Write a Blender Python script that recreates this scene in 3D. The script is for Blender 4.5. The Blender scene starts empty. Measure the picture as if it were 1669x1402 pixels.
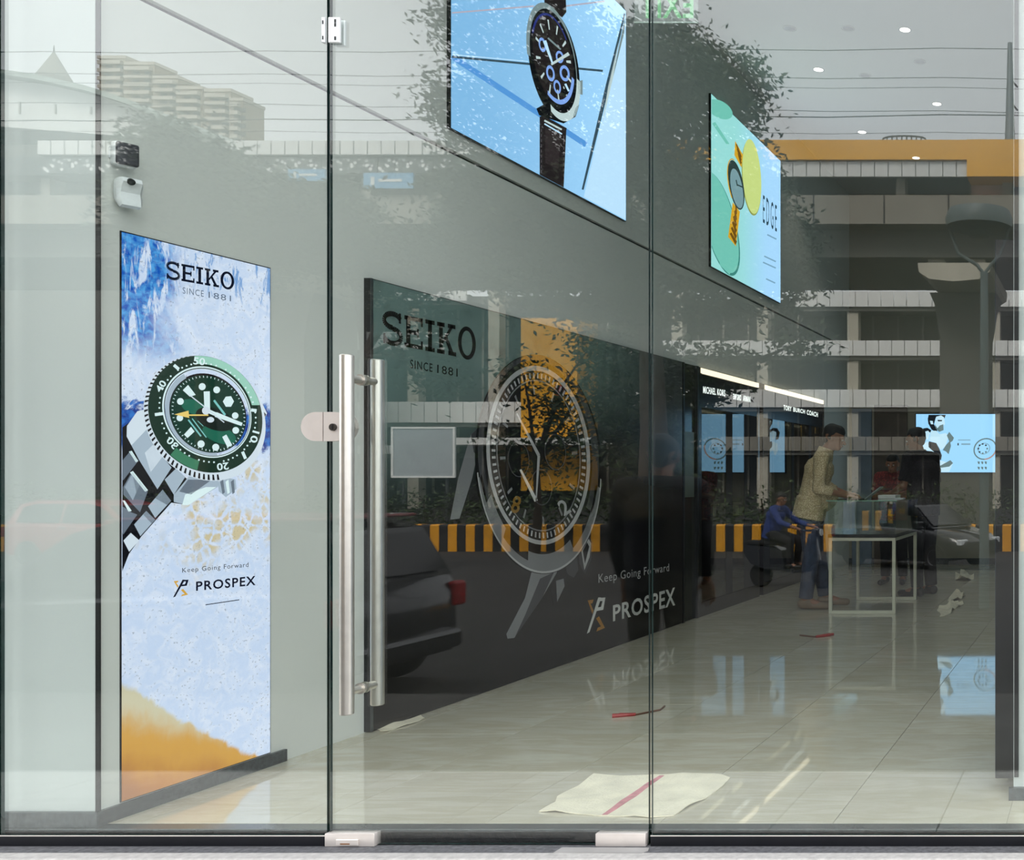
import bpy, bmesh, math, random
from mathutils import Vector, Matrix, noise
random.seed(7)
sc = bpy.context.scene
C = sc.collection

# ------------------------------------------------------------------ camera, sky, sun, exposure
# metres; shop floor z = 0, glass front in the plane y = 0, street towards -y, shop towards +y.
F, PX, PY, CD, CH = 1640.0, 1800.0, 775.0, 3.4, 1.2      # focal length / principal point (px), camera distance and height
cam_d = bpy.data.cameras.new('camera')
cam = bpy.data.objects.new('camera', cam_d); C.objects.link(cam)
cam.location = (0, -CD, CH); cam.rotation_euler = (math.pi / 2, 0, 0)
cam_d.sensor_fit = 'HORIZONTAL'; cam_d.sensor_width = 36.0
cam_d.lens = 36.0 * F / 1669.0
cam_d.shift_x = -(PX - 834.5) / 1669.0
cam_d.shift_y = (PY - 701.0) / 1669.0
cam_d.clip_start = 0.05; cam_d.clip_end = 600
sc.camera = cam
wd = bpy.data.worlds.new('overcast_sky'); sc.world = wd; wd.use_nodes = True
wd.node_tree.nodes['Background'].inputs[0].default_value = (0.95, 0.97, 1.0, 1)
wd.node_tree.nodes['Background'].inputs[1].default_value = 2.55
sun_d = bpy.data.lights.new('hazy_sun', 'SUN'); sun_d.energy = 5.5; sun_d.angle = math.radians(25); sun_d.color = (1, 0.96, 0.9)
sun = bpy.data.objects.new('hazy_sun', sun_d); C.objects.link(sun)
sun.rotation_euler = (math.radians(-42), math.radians(-12), 0)
vs = sc.view_settings
vs.view_transform = 'Standard'; vs.look = 'None'; vs.exposure = 0.3; vs.gamma = 1.0; vs.use_curve_mapping = False
sc.cycles.max_bounces = 10; sc.cycles.transparent_max_bounces = 16
sc.cycles.use_denoising = True

# ------------------------------------------------------------------ helpers
def P(x, y, d):                       # photo pixel at distance d -> point
    return Vector(((x - PX) / F * d, d - CD, CH - (y - PY) / F * d))
def R(x, y, d):                       # mirrored pixel at distance d -> point out in the street
    v = P(x, y, d); return Vector((v.x, CD - d, v.z))
def wl(x, y, X=-3.45):                # pixel -> (Y, Z) on a wall plane X
    d = -X * F / (PX - x); return (d - CD, CH - (y - PY) / F * d)
def fl(x, y, z=0.0):                  # pixel -> point on the floor
    d = (CH - z) * F / (y - PY); return P(x, y, d)
def lin(r, g=None, b=None):
    if g is None: r, g, b = r
    f = lambda c: (c / 255 / 12.92) if c / 255 <= 0.04045 else ((c / 255 + 0.055) / 1.055) ** 2.4
    return (f(r), f(g), f(b), 1.0)

MATS = {}
def mat(name, rgb, rough=0.6, metal=0.0, var=0.12, scale=6.0, bump=0.0, bscale=40.0, coat=0.0, spec=0.5):
    if name in MATS: return MATS[name]
    m = bpy.data.materials.new(name); m.use_nodes = True; nt = m.node_tree
    b = nt.nodes['Principled BSDF']; col = lin(*rgb)
    b.inputs['Roughness'].default_value = rough; b.inputs['Metallic'].default_value = metal
    b.inputs['Coat Weight'].default_value = coat; b.inputs['Specular IOR Level'].default_value = spec
    tc = nt.nodes.new('ShaderNodeTexCoord')
    n = nt.nodes.new('ShaderNodeTexNoise'); n.inputs['Scale'].default_value = scale; n.inputs['Detail'].default_value = 4
    nt.links.new(tc.outputs['Object'], n.inputs['Vector'])
    r = nt.nodes.new('ShaderNodeValToRGB')
    r.color_ramp.elements[0].position = 0.3; r.color_ramp.elements[1].position = 0.7
    r.color_ramp.elements[0].color = tuple(c * (1 - var) for c in col[:3]) + (1,)
    r.color_ramp.elements[1].color = tuple(min(1, c * (1 + var)) for c in col[:3]) + (1,)
    nt.links.new(n.outputs['Fac'], r.inputs['Fac']); nt.links.new(r.outputs['Color'], b.inputs['Base Color'])
    if bump:
        n2 = nt.nodes.new('ShaderNodeTexNoise'); n2.inputs['Scale'].default_value = bscale; n2.inputs['Detail'].default_value = 3
        nt.links.new(tc.outputs['Object'], n2.inputs['Vector'])
        bp = nt.nodes.new('ShaderNodeBump'); bp.inputs['Strength'].default_value = bump; bp.inputs['Distance'].default_value = 0.01
        nt.links.new(n2.outputs['Fac'], bp.inputs['Height']); nt.links.new(bp.outputs['Normal'], b.inputs['Normal'])
    MATS[name] = m; return m

def em(name, rgb, s=1.0):             # lit screen / lamp / backlit print
    if name in MATS: return MATS[name]
    m = bpy.data.materials.new(name); m.use_nodes = True; nt = m.node_tree
    nt.nodes.clear(); o = nt.nodes.new('ShaderNodeOutputMaterial'); e = nt.nodes.new('ShaderNodeEmission')
    e.inputs[0].default_value = lin(*rgb); e.inputs[1].default_value = s
    nt.links.new(e.outputs[0], o.inputs[0]); MATS[name] = m; return m

class NG:                             # tiny node-expression helper
    def __init__(s, nt): s.nt = nt
    def lk(s, v, sock):
        if hasattr(v, 'is_output'): s.nt.links.new(v, sock)
        else: sock.default_value = v
    def m(s, op, a, b=0.0, c=0.0, clamp=False):
        n = s.nt.nodes.new('ShaderNodeMath'); n.operation = op; n.use_clamp = clamp
        s.lk(a, n.inputs[0]); s.lk(b, n.inputs[1]); s.lk(c, n.inputs[2]); return n.outputs[0]
    def mix(s, f, a, b):
        n = s.nt.nodes.new('ShaderNodeMix'); n.data_type = 'RGBA'
        s.lk(f, n.inputs[0]); s.lk(a, n.inputs[6]); s.lk(b, n.inputs[7]); return n.outputs[2]
    def ss(s, x, a, b):               # smoothstep a..b
        n = s.nt.nodes.new('ShaderNodeMapRange'); n.interpolation_type = 'SMOOTHSTEP'
        s.lk(x, n.inputs[0]); n.inputs[1].default_value = a; n.inputs[2].default_value = b; return n.outputs[0]
    def noise(s, vec, scale, detail=4, dist=0.0, rough=0.5):
        n = s.nt.nodes.new('ShaderNodeTexNoise'); n.inputs['Scale'].default_value = scale
        n.inputs['Detail'].default_value = detail; n.inputs['Distortion'].default_value = dist; n.inputs['Roughness'].default_value = rough
        s.lk(vec, n.inputs['Vector']); return n.outputs[0]
    def vor(s, vec, scale, feature='DISTANCE_TO_EDGE'):
        n = s.nt.nodes.new('ShaderNodeTexVoronoi'); n.feature = feature; n.inputs['Scale'].default_value = scale
        s.lk(vec, n.inputs['Vector']); return n.outputs['Distance']
    def mapping(s, vec, sc=(1, 1, 1), rot=(0, 0, 0), loc=(0, 0, 0)):
        n = s.nt.nodes.new('ShaderNodeMapping'); n.inputs['Scale'].default_value = sc; n.inputs['Rotation'].default_value = rot
        n.inputs['Location'].default_value = loc; s.lk(vec, n.inputs['Vector']); return n.outputs[0]

WLOC = {}
def wloc(o): return WLOC.get(o.name, Vector((0, 0, 0))) if o else Vector((0, 0, 0))
def tag(o, label=None, cat=None, group=None, kind=None):
    if label: o['label'] = label
    if cat: o['category'] = cat
    if group: o['group'] = group
    if kind: o['kind'] = kind
    return o
def thing(name, label, cat, loc=(0, 0, 0), group=None):
    o = bpy.data.objects.new(name, None); C.objects.link(o); o.location = loc; o.empty_display_size = 0.1
    WLOC[o.name] = Vector(loc); return tag(o, label, cat, group)
def link(name, me, parent=None):
    o = bpy.data.objects.new(name, me); C.objects.link(o)
    if parent: o.parent = parent
    WLOC[o.name] = wloc(parent); return o
def copy_tree(o, parent=None):
    c = o.copy(); C.objects.link(c); c.parent = parent
    for ch in o.children: copy_tree(ch, c)
    return c

class MB:                             # mesh builder, world coordinates (or local when its thing sits at the origin)
    def __init__(s): s.v = []; s.f = []; s.m = []
    def add(s, vs, fs, m=0):
        k = len(s.v); s.v += [tuple(v) for v in vs]
        for f in fs: s.f.append(tuple(i + k for i in f)); s.m.append(m)
        return s
    def box(s, a, b, m=0, mtx=None):
        x0, y0, z0 = a; x1, y1, z1 = b
        vs = [Vector(p) for p in ((x0,y0,z0),(x1,y0,z0),(x1,y1,z0),(x0,y1,z0),(x0,y0,z1),(x1,y0,z1),(x1,y1,z1),(x0,y1,z1))]
        if mtx is not None: vs = [mtx @ v for v in vs]
        return s.add(vs, [(3,2,1,0),(4,5,6,7),(0,1,5,4),(1,2,6,5),(2,3,7,6),(3,0,4,7)], m)
    def bevbox(s, a, b, r=0.004, m=0, seg=1, mtx=None):
        bm = bmesh.new(); c = [(a[i] + b[i]) / 2 for i in range(3)]; d = [abs(b[i] - a[i]) for i in range(3)]
        bmesh.ops.create_cube(bm, size=1.0)
        for v in bm.verts: v.co = Vector((v.co.x * d[0] + c[0], v.co.y * d[1] + c[1], v.co.z * d[2] + c[2]))
        bmesh.ops.bevel(bm, geom=bm.edges[:], offset=min(r, min(d) * 0.45), segments=seg, affect='EDGES', profile=0.5)
        return s.addbm(bm, m, mtx)
    def addbm(s, bm, m=0, mtx=None):
        bm.verts.ensure_lookup_table(); bm.verts.index_update()
        vs = [(mtx @ v.co if mtx is not None else v.co.copy()) for v in bm.verts]
        s.add(vs, [[v.index for v in f.verts] for f in bm.faces], m); bm.free(); return s
    def tube(s, p0, p1, r0, r1=None, n=12, m=0, caps=True):
        p0 = Vector(p0); p1 = Vector(p1); r1 = r0 if r1 is None else r1
        ax = (p1 - p0).normalized(); u = ax.orthogonal().normalized(); w = ax.cross(u)
        vs = []
        for p, r in ((p0, r0), (p1, r1)):
            for i in range(n):
                a = 2 * math.pi * i / n; vs.append(p + (u * math.cos(a) + w * math.sin(a)) * r)
        fs = [(i, (i + 1) % n, n + (i + 1) % n, n + i) for i in range(n)]
        if caps: fs += [tuple(range(n - 1, -1, -1)), tuple(range(n, 2 * n))]
        return s.add(vs, fs, m)
    def path(s, pts, r, n=8, m=0):
        pts = [Vector(p) for p in pts]; rs = r if isinstance(r, (list, tuple)) else [r] * len(pts)
        vs = []; u = None
        for i, p in enumerate(pts):
            ax = (pts[min(i + 1, len(pts) - 1)] - pts[max(i - 1, 0)]).normalized()
            u = ax.orthogonal().normalized() if u is None else (u - ax * u.dot(ax)).normalized()
            w = ax.cross(u)
            vs += [p + (u * math.cos(2 * math.pi * k / n) + w * math.sin(2 * math.pi * k / n)) * rs[i] for k in range(n)]
        fs = [(i * n + k, i * n + (k + 1) % n, (i + 1) * n + (k + 1) % n, (i + 1) * n + k) for i in range(len(pts) - 1) for k in range(n)]
        fs += [tuple(range(n - 1, -1, -1)), tuple(range((len(pts) - 1) * n, len(pts) * n))]
        return s.add(vs, fs, m)
    def lathe(s, prof, c, axis='Z', n=24, m=0):
        c = Vector(c); vs = []
        for r, h in prof:
            for i in range(n):
                a = 2 * math.pi * i / n; q = (r * math.cos(a), r * math.sin(a), h)
                q = {'Z': q, 'Y': (q[0], q[2], q[1]), 'X': (q[2], q[0], q[1])}[axis]
                vs.append(c + Vector(q))
        k = len(prof)
        fs = [(j * n + i, j * n + (i + 1) % n, (j + 1) * n + (i + 1) % n, (j + 1) * n + i) for j in range(k - 1) for i in range(n)]
        fs += [tuple(range(n - 1, -1, -1)), tuple(range((k - 1) * n, k * n))]
        return s.add(vs, fs, m)
    def prism(s, poly, d0, d1, axis='Y', m=0):   # outline extruded along an axis
        f = {'Y': lambda p, d: (p[0], d, p[1]), 'Z': lambda p, d: (p[0], p[1], d), 'X': lambda p, d: (d, p[0], p[1])}[axis]
        n = len(poly)
        vs = [f(p, d0) for p in poly] + [f(p, d1) for p in poly]
        fs = [tuple(range(n)), tuple(range(2 * n - 1, n - 1, -1))] + [(i, n + i, n + (i + 1) % n, (i + 1) % n) for i in range(n)]
        return s.add(vs, fs, m)
    def sphere(s, c, r, m=0, sub=2, sc=(1, 1, 1)):
        bm = bmesh.new(); bmesh.ops.create_icosphere(bm, subdivisions=sub, radius=r)
        for v in bm.verts: v.co = Vector((v.co.x * sc[0] + c[0], v.co.y * sc[1] + c[1], v.co.z * sc[2] + c[2]))
        return s.addbm(bm, m)
    def mesh(s, name, mats, off=Vector((0, 0, 0)), smooth=False):
        me = bpy.data.meshes.new(name)
        me.from_pydata([tuple(Vector(v) - off) for v in s.v], [], s.f)
        if not isinstance(mats, (list, tuple)): mats = [mats]
        for q in mats: me.materials.append(q)
        me.polygons.foreach_set('material_index', s.m)
        bm = bmesh.new(); bm.from_mesh(me); bmesh.ops.recalc_face_normals(bm, faces=bm.faces[:]); bm.to_mesh(me); bm.free()
        if smooth:
            me.polygons.foreach_set('use_smooth', [True] * len(me.polygons))
            try: me.set_sharp_from_angle(angle=math.radians(40))
            except Exception: pass
        me.update(); return me
    def build(s, name, mats, parent=None, smooth=False, label=None, cat=None, group=None, kind=None):
        o = link(name, s.mesh(name, mats, wloc(parent), smooth), parent)
        return tag(o, label, cat, group, kind)
def struct(name, mb, mats, smooth=False, label=None):
    o = mb.build(name, mats, None, smooth, kind='structure')
    if label: o['label'] = label
    return o

# ---- flat print: polygons laid on a wall plane (thin layers of the print itself)
class Print:
    def __init__(s, X, step=0.0008): s.X = X; s.step = step; s.v = []; s.f = []; s.m = []; s.mats = []; s.lay = 0
    def mi(s, m):
        if m not in s.mats: s.mats.append(m)
        return s.mats.index(m)
    def poly(s, pts, m, lay):         # pts: (Y, Z)
        k = len(s.v); x = s.X + lay * s.step
        s.v += [(x, p[0], p[1]) for p in pts]; s.f.append(tuple(range(k, k + len(pts)))); s.m.append(s.mi(m))
    def px(s, pts, m, lay):           # pts: photo pixels
        s.poly([wl(p[0], p[1], s.X) for p in pts], m, lay)
    def ell(s, c, a, b, rot, m, lay, n=64, tr=lambda p: p):
        s.px([tr(q) for q in ellpts(c, a, b, rot, n)], m, lay)
    def ring(s, c0, a0, b0, c1, a1, b1, rot, m, lay, t0=0, t1=360, n=72, tr=lambda p: p):
        o = ellarc(c0, a0, b0, rot, t0, t1, n); i = ellarc(c1, a1, b1, rot, t0, t1, n)
        for k in range(n): s.px([tr(o[k]), tr(o[k + 1]), tr(i[k + 1]), tr(i[k])], m, lay)
    def line(s, p, q, w, m, lay, tr=lambda p: p, w2=None):
        dx, dy = q[0] - p[0], q[1] - p[1]; L = math.hypot(dx, dy) or 1; nx, ny = -dy / L / 2, dx / L / 2; w2 = w if w2 is None else w2
        s.px([tr(t) for t in ((p[0] + nx * w, p[1] + ny * w), (q[0] + nx * w2, q[1] + ny * w2), (q[0] - nx * w2, q[1] - ny * w2), (p[0] - nx * w, p[1] - ny * w))], m, lay)
    def tris(s, vs, fs, m, lay):      # (u,v) mesh already in (Y,Z)
        k = len(s.v); x = s.X + lay * s.step
        s.v += [(x, p[0], p[1]) for p in vs]
        for f in fs: s.f.append(tuple(i + k for i in f)); s.m.append(s.mi(m))
    def text(s, txt, m, lay, l, r, bold=False, space=1.0, slab=False):
        # l = (x, ytop, ybot) and r = (x, ytop, ybot) in photo pixels: left and right end of the line of lettering
        vs, fs = slabtext(txt) if slab else textmesh(txt, bold, space)
        y0, zt0 = wl(l[0], l[1], s.X); _, zb0 = wl(l[0], l[2], s.X); y1, zt1 = wl(r[0], r[1], s.X); _, zb1 = wl(r[0], r[2], s.X)
        s.tris([(y0 + (y1 - y0) * u, (zb0 + (zb1 - zb0) * u) + ((zt0 - zb0) * (1 - u) + (zt1 - zb1) * u) * v) for u, v in vs], fs, m, lay)
    def build(s, name, parent=None, label=None):
        me = bpy.data.meshes.new(name); off = wloc(parent)
        me.from_pydata([tuple(Vector(v) - off) for v in s.v], [], s.f)
        for q in s.mats: me.materials.append(q)
        me.polygons.foreach_set('material_index', s.m); me.update()
        o = link(name, me, parent)
        if label: o['label'] = label
        return o
def ellarc(c, a, b, rot, t0, t1, n):
    cr, sr = math.cos(math.radians(rot)), math.sin(math.radians(rot)); out = []
    for i in range(n + 1):
        t = math.radians(t0 + (t1 - t0) * i / n); x, y = a * math.cos(t), b * math.sin(t)
        out.append((c[0] + x * cr - y * sr, c[1] + x * sr + y * cr))
    return out
def ellpts(c, a, b, rot, n=64): return ellarc(c, a, b, rot, 0, 360, n)[:-1]

def textmesh(txt, bold=False, space=1.0):    # built-in font, fitted to the unit square
    cu = bpy.data.curves.new('lettering', 'FONT'); cu.body = txt; cu.space_character = space
    cu.resolution_u = 3
    if bold: cu.offset = 0.02
    o = bpy.data.objects.new('lettering', cu); C.objects.link(o)
    me = bpy.data.meshes.new_from_object(o.evaluated_get(bpy.context.evaluated_depsgraph_get()))
    vs = [(v.co.x, v.co.y) for v in me.vertices]; fs = [tuple(p.vertices) for p in me.polygons]
    bpy.data.objects.remove(o); bpy.data.curves.remove(cu); bpy.data.meshes.remove(me)
    x0 = min(v[0] for v in vs); x1 = max(v[0] for v in vs); y0 = min(v[1] for v in vs); y1 = max(v[1] for v in vs)
    return [((v[0] - x0) / (x1 - x0), (v[1] - y0) / (y1 - y0)) for v in vs], fs
def slabtext(txt):                    # wide slab-serif capitals built from strokes
    W = {'S': 0.86, 'E': 0.86, 'I': 0.5, 'K': 0.98, 'O': 0.98}; gap = 0.10; t = 0.19; h = 0.13
    vs, fs = [], []
    def q(pts, x0): k = len(vs); vs.extend([(x0 + p[0], p[1]) for p in pts]); fs.append(tuple(range(k, k + len(pts))))
    def r(a, b, c, d, x0): q([(a, b), (c, b), (c, d), (a, d)], x0)
    x = 0.0
    for ch in txt:
        w = W[ch]
        if ch == 'E':
            r(0.08, 0, 0.08 + t, 1, x); r(0, 0, w, h, x); r(0, 1 - h, w, 1, x); r(0.2, 0.5 - h / 2, w - 0.2, 0.5 + h / 2, x)
            r(w - 0.09, 0, w, 0.27, x); r(w - 0.09, 0.73, w, 1, x); r(w - 0.27, 0.36, w - 0.19, 0.64, x)
        elif ch == 'I':
            r(w / 2 - t / 2, 0, w / 2 + t / 2, 1, x); r(0.02, 0, w - 0.02, h, x); r(0.02, 1 - h, w - 0.02, 1, x)
        elif ch == 'K':
            r(0.1, 0, 0.1 + t, 1, x); r(0, 0, 0.38, h, x); r(0, 1 - h, 0.38, 1, x); r(0.58, 0, w, h, x); r(0.55, 1 - h, w - 0.04, 1, x)
            q([(0.2, 0.34), (0.32, 0.34), (0.86, 0.96), (0.7, 0.96)], x); q([(0.36, 0.55), (0.68, 0.05), (0.88, 0.05), (0.48, 0.66)], x)
        elif ch == 'O':
            o = ellpts((w / 2, 0.5), w / 2, 0.53, 0, 32); i = ellpts((w / 2, 0.5), w / 2 - t, 0.53 - h, 0, 32)
            for k in range(32): q([o[k], o[(k + 1) % 32], i[(k + 1) % 32], i[k]], x)
        elif ch == 'S':
            top = ellarc((w / 2, 0.745), w / 2 - 0.06, 0.22, 0, 20, 270, 20); bot = ellarc((w / 2, 0.26), w / 2 - 0.05, 0.23, 0, 90, -160, 20)
            pts = top + bot
            for k in range(len(pts) - 1):
                a, b = pts[k], pts[k + 1]; dx, dy = b[0] - a[0], b[1] - a[1]; L = math.hypot(dx, dy)
                if L < 1e-5: continue
                ww = 0.082; nx, ny = -dy / L * ww, dx / L * ww
                q([(a[0] + nx, a[1] + ny), (b[0] + nx, b[1] + ny), (b[0] - nx, b[1] - ny), (a[0] - nx, a[1] - ny)], x)
            r(w - 0.15, 0.7, w - 0.06, 1.02, x); r(0.03, -0.02, 0.12, 0.3, x)
        x += w + gap
    x -= gap
    return [(v[0] / x, v[1]) for v in vs], fs

# ------------------------------------------------------------------ shared materials
def thin_glass(name='storefront_glass', f0=0.05, tint=(0.965, 0.985, 0.975)):
    m = bpy.data.materials.new(name); m.use_nodes = True; nt = m.node_tree; nt.nodes.clear(); g = NG(nt)
    o = nt.nodes.new('ShaderNodeOutputMaterial'); geo = nt.nodes.new('ShaderNodeNewGeometry')
    dp = nt.nodes.new('ShaderNodeVectorMath'); dp.operation = 'DOT_PRODUCT'
    nt.links.new(geo.outputs['Incoming'], dp.inputs[0]); nt.links.new(geo.outputs['Normal'], dp.inputs[1])
    c = g.m('ABSOLUTE', dp.outputs['Value']); k = g.m('POWER', g.m('SUBTRACT', 1.0, c), 5.0)
    fac = g.m('ADD', f0, g.m('MULTIPLY', k, 1 - f0), clamp=True)
    t = nt.nodes.new('ShaderNodeBsdfTransparent'); t.inputs[0].default_value = tint + (1,)
    gl = nt.nodes.new('ShaderNodeBsdfGlossy'); gl.inputs['Roughness'].default_value = 0.0; gl.inputs[0].default_value = (1, 1, 1, 1)
    mx = nt.nodes.new('ShaderNodeMixShader'); nt.links.new(fac, mx.inputs[0]); nt.links.new(t.outputs[0], mx.inputs[1]); nt.links.new(gl.outputs[0], mx.inputs[2])
    nt.links.new(mx.outputs[0], o.inputs[0]); return m
GLASS = thin_glass('storefront_glass', 0.062)
CASEGLASS = thin_glass('case_glass', 0.045, (0.93, 0.97, 0.95))
EDGE = mat('glass_edge', (18, 40, 38), 0.15, var=0.2)
WHITE = mat('white_paint', (188, 192, 190), 0.55, var=0.02, scale=2)
WALLP = mat('grey_white_wall_paint', (226, 227, 221), 0.6, var=0.02, scale=1.5)
CEILP = mat('ceiling_paint', (225, 225, 222), 0.7, var=0.015, scale=1)
BLACK = mat('black_trim', (14, 14, 17), 0.35, var=0.2)
DARKM = mat('black_anodised_metal', (30, 31, 36), 0.35, metal=0.6, var=0.15)
SKIRT = mat('dark_grey_granite', (62, 67, 70), 0.25, var=0.35, scale=60)
GRAN = mat('threshold_granite', (44, 52, 54), 0.22, var=0.5, scale=70, bump=0.1, bscale=90)
LEDGE = mat('rough_grey_granite', (84, 84, 87), 0.7, var=0.35, scale=60, bump=0.3, bscale=60)
LIGHTST = mat('light_stone_strip', (166, 163, 160), 0.7, var=0.15, scale=50, bump=0.2, bscale=60)
STEEL = mat('brushed_stainless_steel', (200, 196, 188), 0.28, metal=0.9, var=0.05, scale=30)
SATIN = mat('satin_aluminium', (214, 206, 200), 0.35, metal=0.5, var=0.04, scale=20)
WPLAST = mat('white_plastic', (225, 228, 228), 0.4, var=0.02)
GROUT = mat('dark_grout', (128, 120, 104), 0.8)

def floor_mat():
    m = bpy.data.materials.new('polished_beige_tile'); m.use_nodes = True; nt = m.node_tree; g = NG(nt); b = nt.nodes['Principled BSDF']
    oi = nt.nodes.new('ShaderNodeObjectInfo'); tc = nt.nodes.new('ShaderNodeTexCoord'); rnd = oi.outputs['Random']
    off = nt.nodes.new('ShaderNodeCombineXYZ'); g.lk(g.m('MULTIPLY', rnd, 37.0), off.inputs[0]); g.lk(g.m('MULTIPLY', rnd, 11.0), off.inputs[1])
    va = nt.nodes.new('ShaderNodeVectorMath'); va.operation = 'ADD'
    nt.links.new(tc.outputs['Object'], va.inputs[0]); nt.links.new(off.outputs[0], va.inputs[1])
    v = g.mapping(va.outputs[0], (1.3, 5.0, 1), rot=(0, 0, 0.35))
    n = g.noise(v, 2.2, 7, 1.2, 0.6); n2 = g.noise(va.outputs[0], 1.1, 3)
    c = g.mix(g.ss(n, 0.35, 0.68), lin(198, 189, 167), lin(213, 207, 190))
    c = g.mix(g.m('MULTIPLY', g.ss(n2, 0.35, 0.7), 0.35), c, lin(176, 167, 145))
    c = g.mix(g.m('MULTIPLY', rnd, 0.16), c, lin(196, 189, 170))
    g.lk(c, b.inputs['Base Color'])
    g.lk(g.m('ADD', 0.012, g.m('MULTIPLY', n, 0.045)), b.inputs['Roughness']); b.inputs['Specular IOR Level'].default_value = 0.75
    n3 = g.noise(va.outputs[0], 3.0, 2); bp = nt.nodes.new('ShaderNodeBump'); bp.inputs['Strength'].default_value = 0.035; bp.inputs['Distance'].default_value = 0.004
    g.lk(n3, bp.inputs['Height']); nt.links.new(bp.outputs[0], b.inputs['Normal'])
    return m
TILE = floor_mat()

# ------------------------------------------------------------------ room shell
XL, XR, YB, ZC = -3.45, -0.337, 10.2, 5.0
m = MB()
m.box((-3.6, 0.047, 0), (XL, 1.30, 2.90)).box((-3.6, 1.30, 2.125), (XL, YB, 2.90)).box((-3.6, 1.30, 0), (XL, 5.02, 2.125))
m.box((-3.6, 9.0, 0), (XL, YB, 2.125)).box((-3.6, 0.075, 2.922), (XL, YB, ZC)).box((-4.1, 0.15, 0), (-4.0, YB + 0.2, ZC))  # last box: unseen outer shell, added to keep the shop light-tight
m.box((-3.6, 0.047, 2.90), (-3.475, YB, 2.922), 1)
struct('wall_left', m, [WALLP, BLACK])
m = MB(); m.box((-16, 0.045, -0.06), (-3.4545, 0.0465, ZC)).box((-16, 0.0465, -0.06), (-3.601, 0.12, ZC)); struct('wall_front_left', m, WHITE)
m = MB(); m.box((-3.4543, 0.0445, 0.05), (-3.437, 0.0468, ZC)); struct('trim_1', m, BLACK)
m = MB(); m.box((XR, 0.33, 0), (3.2, YB + 0.2, ZC)); struct('wall_right', m, WHITE)
m = MB(); m.box((XR + 0.004, 0.315, 0.085), (XR + 0.02, 0.3299, ZC)); struct('trim_2', m, BLACK)
m = MB(); m.box((1.4, -0.02, -0.06), (12, 0.2, ZC)); struct('wall_front_right', m, WHITE)
m = MB(); m.box((-4.0, YB, 0), (XR, YB + 0.2, ZC)); struct('wall_back', m, mat('taupe_back_wall', (150, 145, 130), 0.6, var=0.03, scale=2))
m = MB(); m.box((-16, 0.0, ZC), (12, YB + 0.4, ZC + 0.2)); struct('ceiling', m, CEILP)
m = MB(); m.box((-16, -0.35, ZC + 0.02), (12, -0.001, 8.5)); m.box((-16, 0.0, ZC + 0.2), (12, YB + 0.4, 8.5)); struct('wall_facade', m, mat('facade_panel', (120, 120, 122), 0.4, var=0.05))
m = MB()
m.box((-8, 0.03, 0), (XL + 0.015, 0.0443, 0.05)).box((XL + 0.0002, 0.0472, 0), (XL + 0.015, 0.83, 0.05)).box((XL + 0.0002, 0.0443, 0), (XL + 0.015, 0.0472, 0.0495))
struct('baseboard_left', m, SKIRT)
m = MB(); m.box((XR - 0.016, 0.31, 0), (2.2, 0.3298, 0.046)); struct('baseboard_right', m, SKIRT)
m = MB(); m.box((XL, YB - 0.015, 0), (XR, YB - 0.0002, 0.08)); struct('baseboard_back', m, SKIRT)
# floor and its tiles
m = MB(); m.box((-8, 0.012, -0.3), (3.2, YB + 0.2, -0.008)); floor = struct('floor', m, GROUT)
TW, TL = 0.6, 1.2
tm = MB().bevbox((0.0012, 0.0012, -0.0079), (TW - 0.0012, TL - 0.0012, 0), 0.0006).mesh('tile', TILE)
xs = [XR - TW * (i + 1) for i in range(6)]
for i, x in enumerate(xs):
    for j in range(9):
        x0, x1 = max(x, -3.46), x + TW; y0, y1 = 0.07 + j * TL - (0.6 if i % 2 else 0), 0.07 + (j + 1) * TL - (0.6 if i % 2 else 0)
        y0 = max(y0, 0.07); y1 = min(y1, YB)
        if y1 - y0 < 0.05: continue
        o = link('tile', tm, floor); o.location = (x0, y0, 0); o.scale = ((x1 - x0) / TW, (y1 - y0) / TL, 1)
m = MB()
m.box((-8, 0.07, -0.0079), (-3.462, 0.075, 0)); m.box((XR + 0.0, 0.07, -0.0079), (2.6, 0.33, 0)); m.build('tile_edge', TILE, floor)
# threshold, ledge, paving
m = MB(); m.bevbox((-8, 0.012, -0.12), (8, 0.069, 0.0), 0.002); struct('trim_3', m, GRAN)
m = MB(); m.box((-12, -0.072, -0.4), (8, 0.0119, -0.048)); struct('trim_4', m, LEDGE)
m = MB(); m.bevbox((-12, -0.128, -0.4), (8, -0.0725, -0.0475), 0.003); struct('trim_5', m, LIGHTST)
PAVE = mat('pale_paving', (226, 224, 218), 0.6, var=0.12, scale=8, bump=0.1)
m = MB(); m.box((-14, -0.9, -0.5), (10, -0.1285, -0.075)); apron = struct('floor_apron', m, GROUT)
am = MB().bevbox((0.003, 0.003, -0.0149), (0.597, 0.381, 0.013), 0.003).mesh('paver', PAVE)
for i in range(22):
    for j in range(2):
        o = link('paver', am, apron); o.location = (-9.6 + i * 0.6, -0.131 - (j + 1) * 0.384, -0.075)
m = MB(); m.box((-14, -1.3, -0.6), (10, -0.9, -0.26)); struct('floor_step', m, LEDGE)
m = MB(); m.box((-45, -4.2, -0.8), (40, -1.3, -0.45)); struct('floor_footpath', m, mat('footpath_concrete', (92, 90, 86), 0.85, var=0.2, scale=3, bump=0.2))
m = MB(); m.add([(-260, -4.2, -0.62), (160, -4.2, -0.62), (160, -26, -0.93), (-260, -26, -0.93), (160, -260, -0.93), (-260, -260, -0.93)], [(0, 1, 2, 3), (3, 2, 4, 5)])
struct('floor_road', m, mat('asphalt', (46, 45, 44), 0.85, var=0.2, scale=2, bump=0.3))
def road_z(y): return -0.62 - 0.31 * min(1, max(0, (-4.2 - y) / 21.8))

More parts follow.
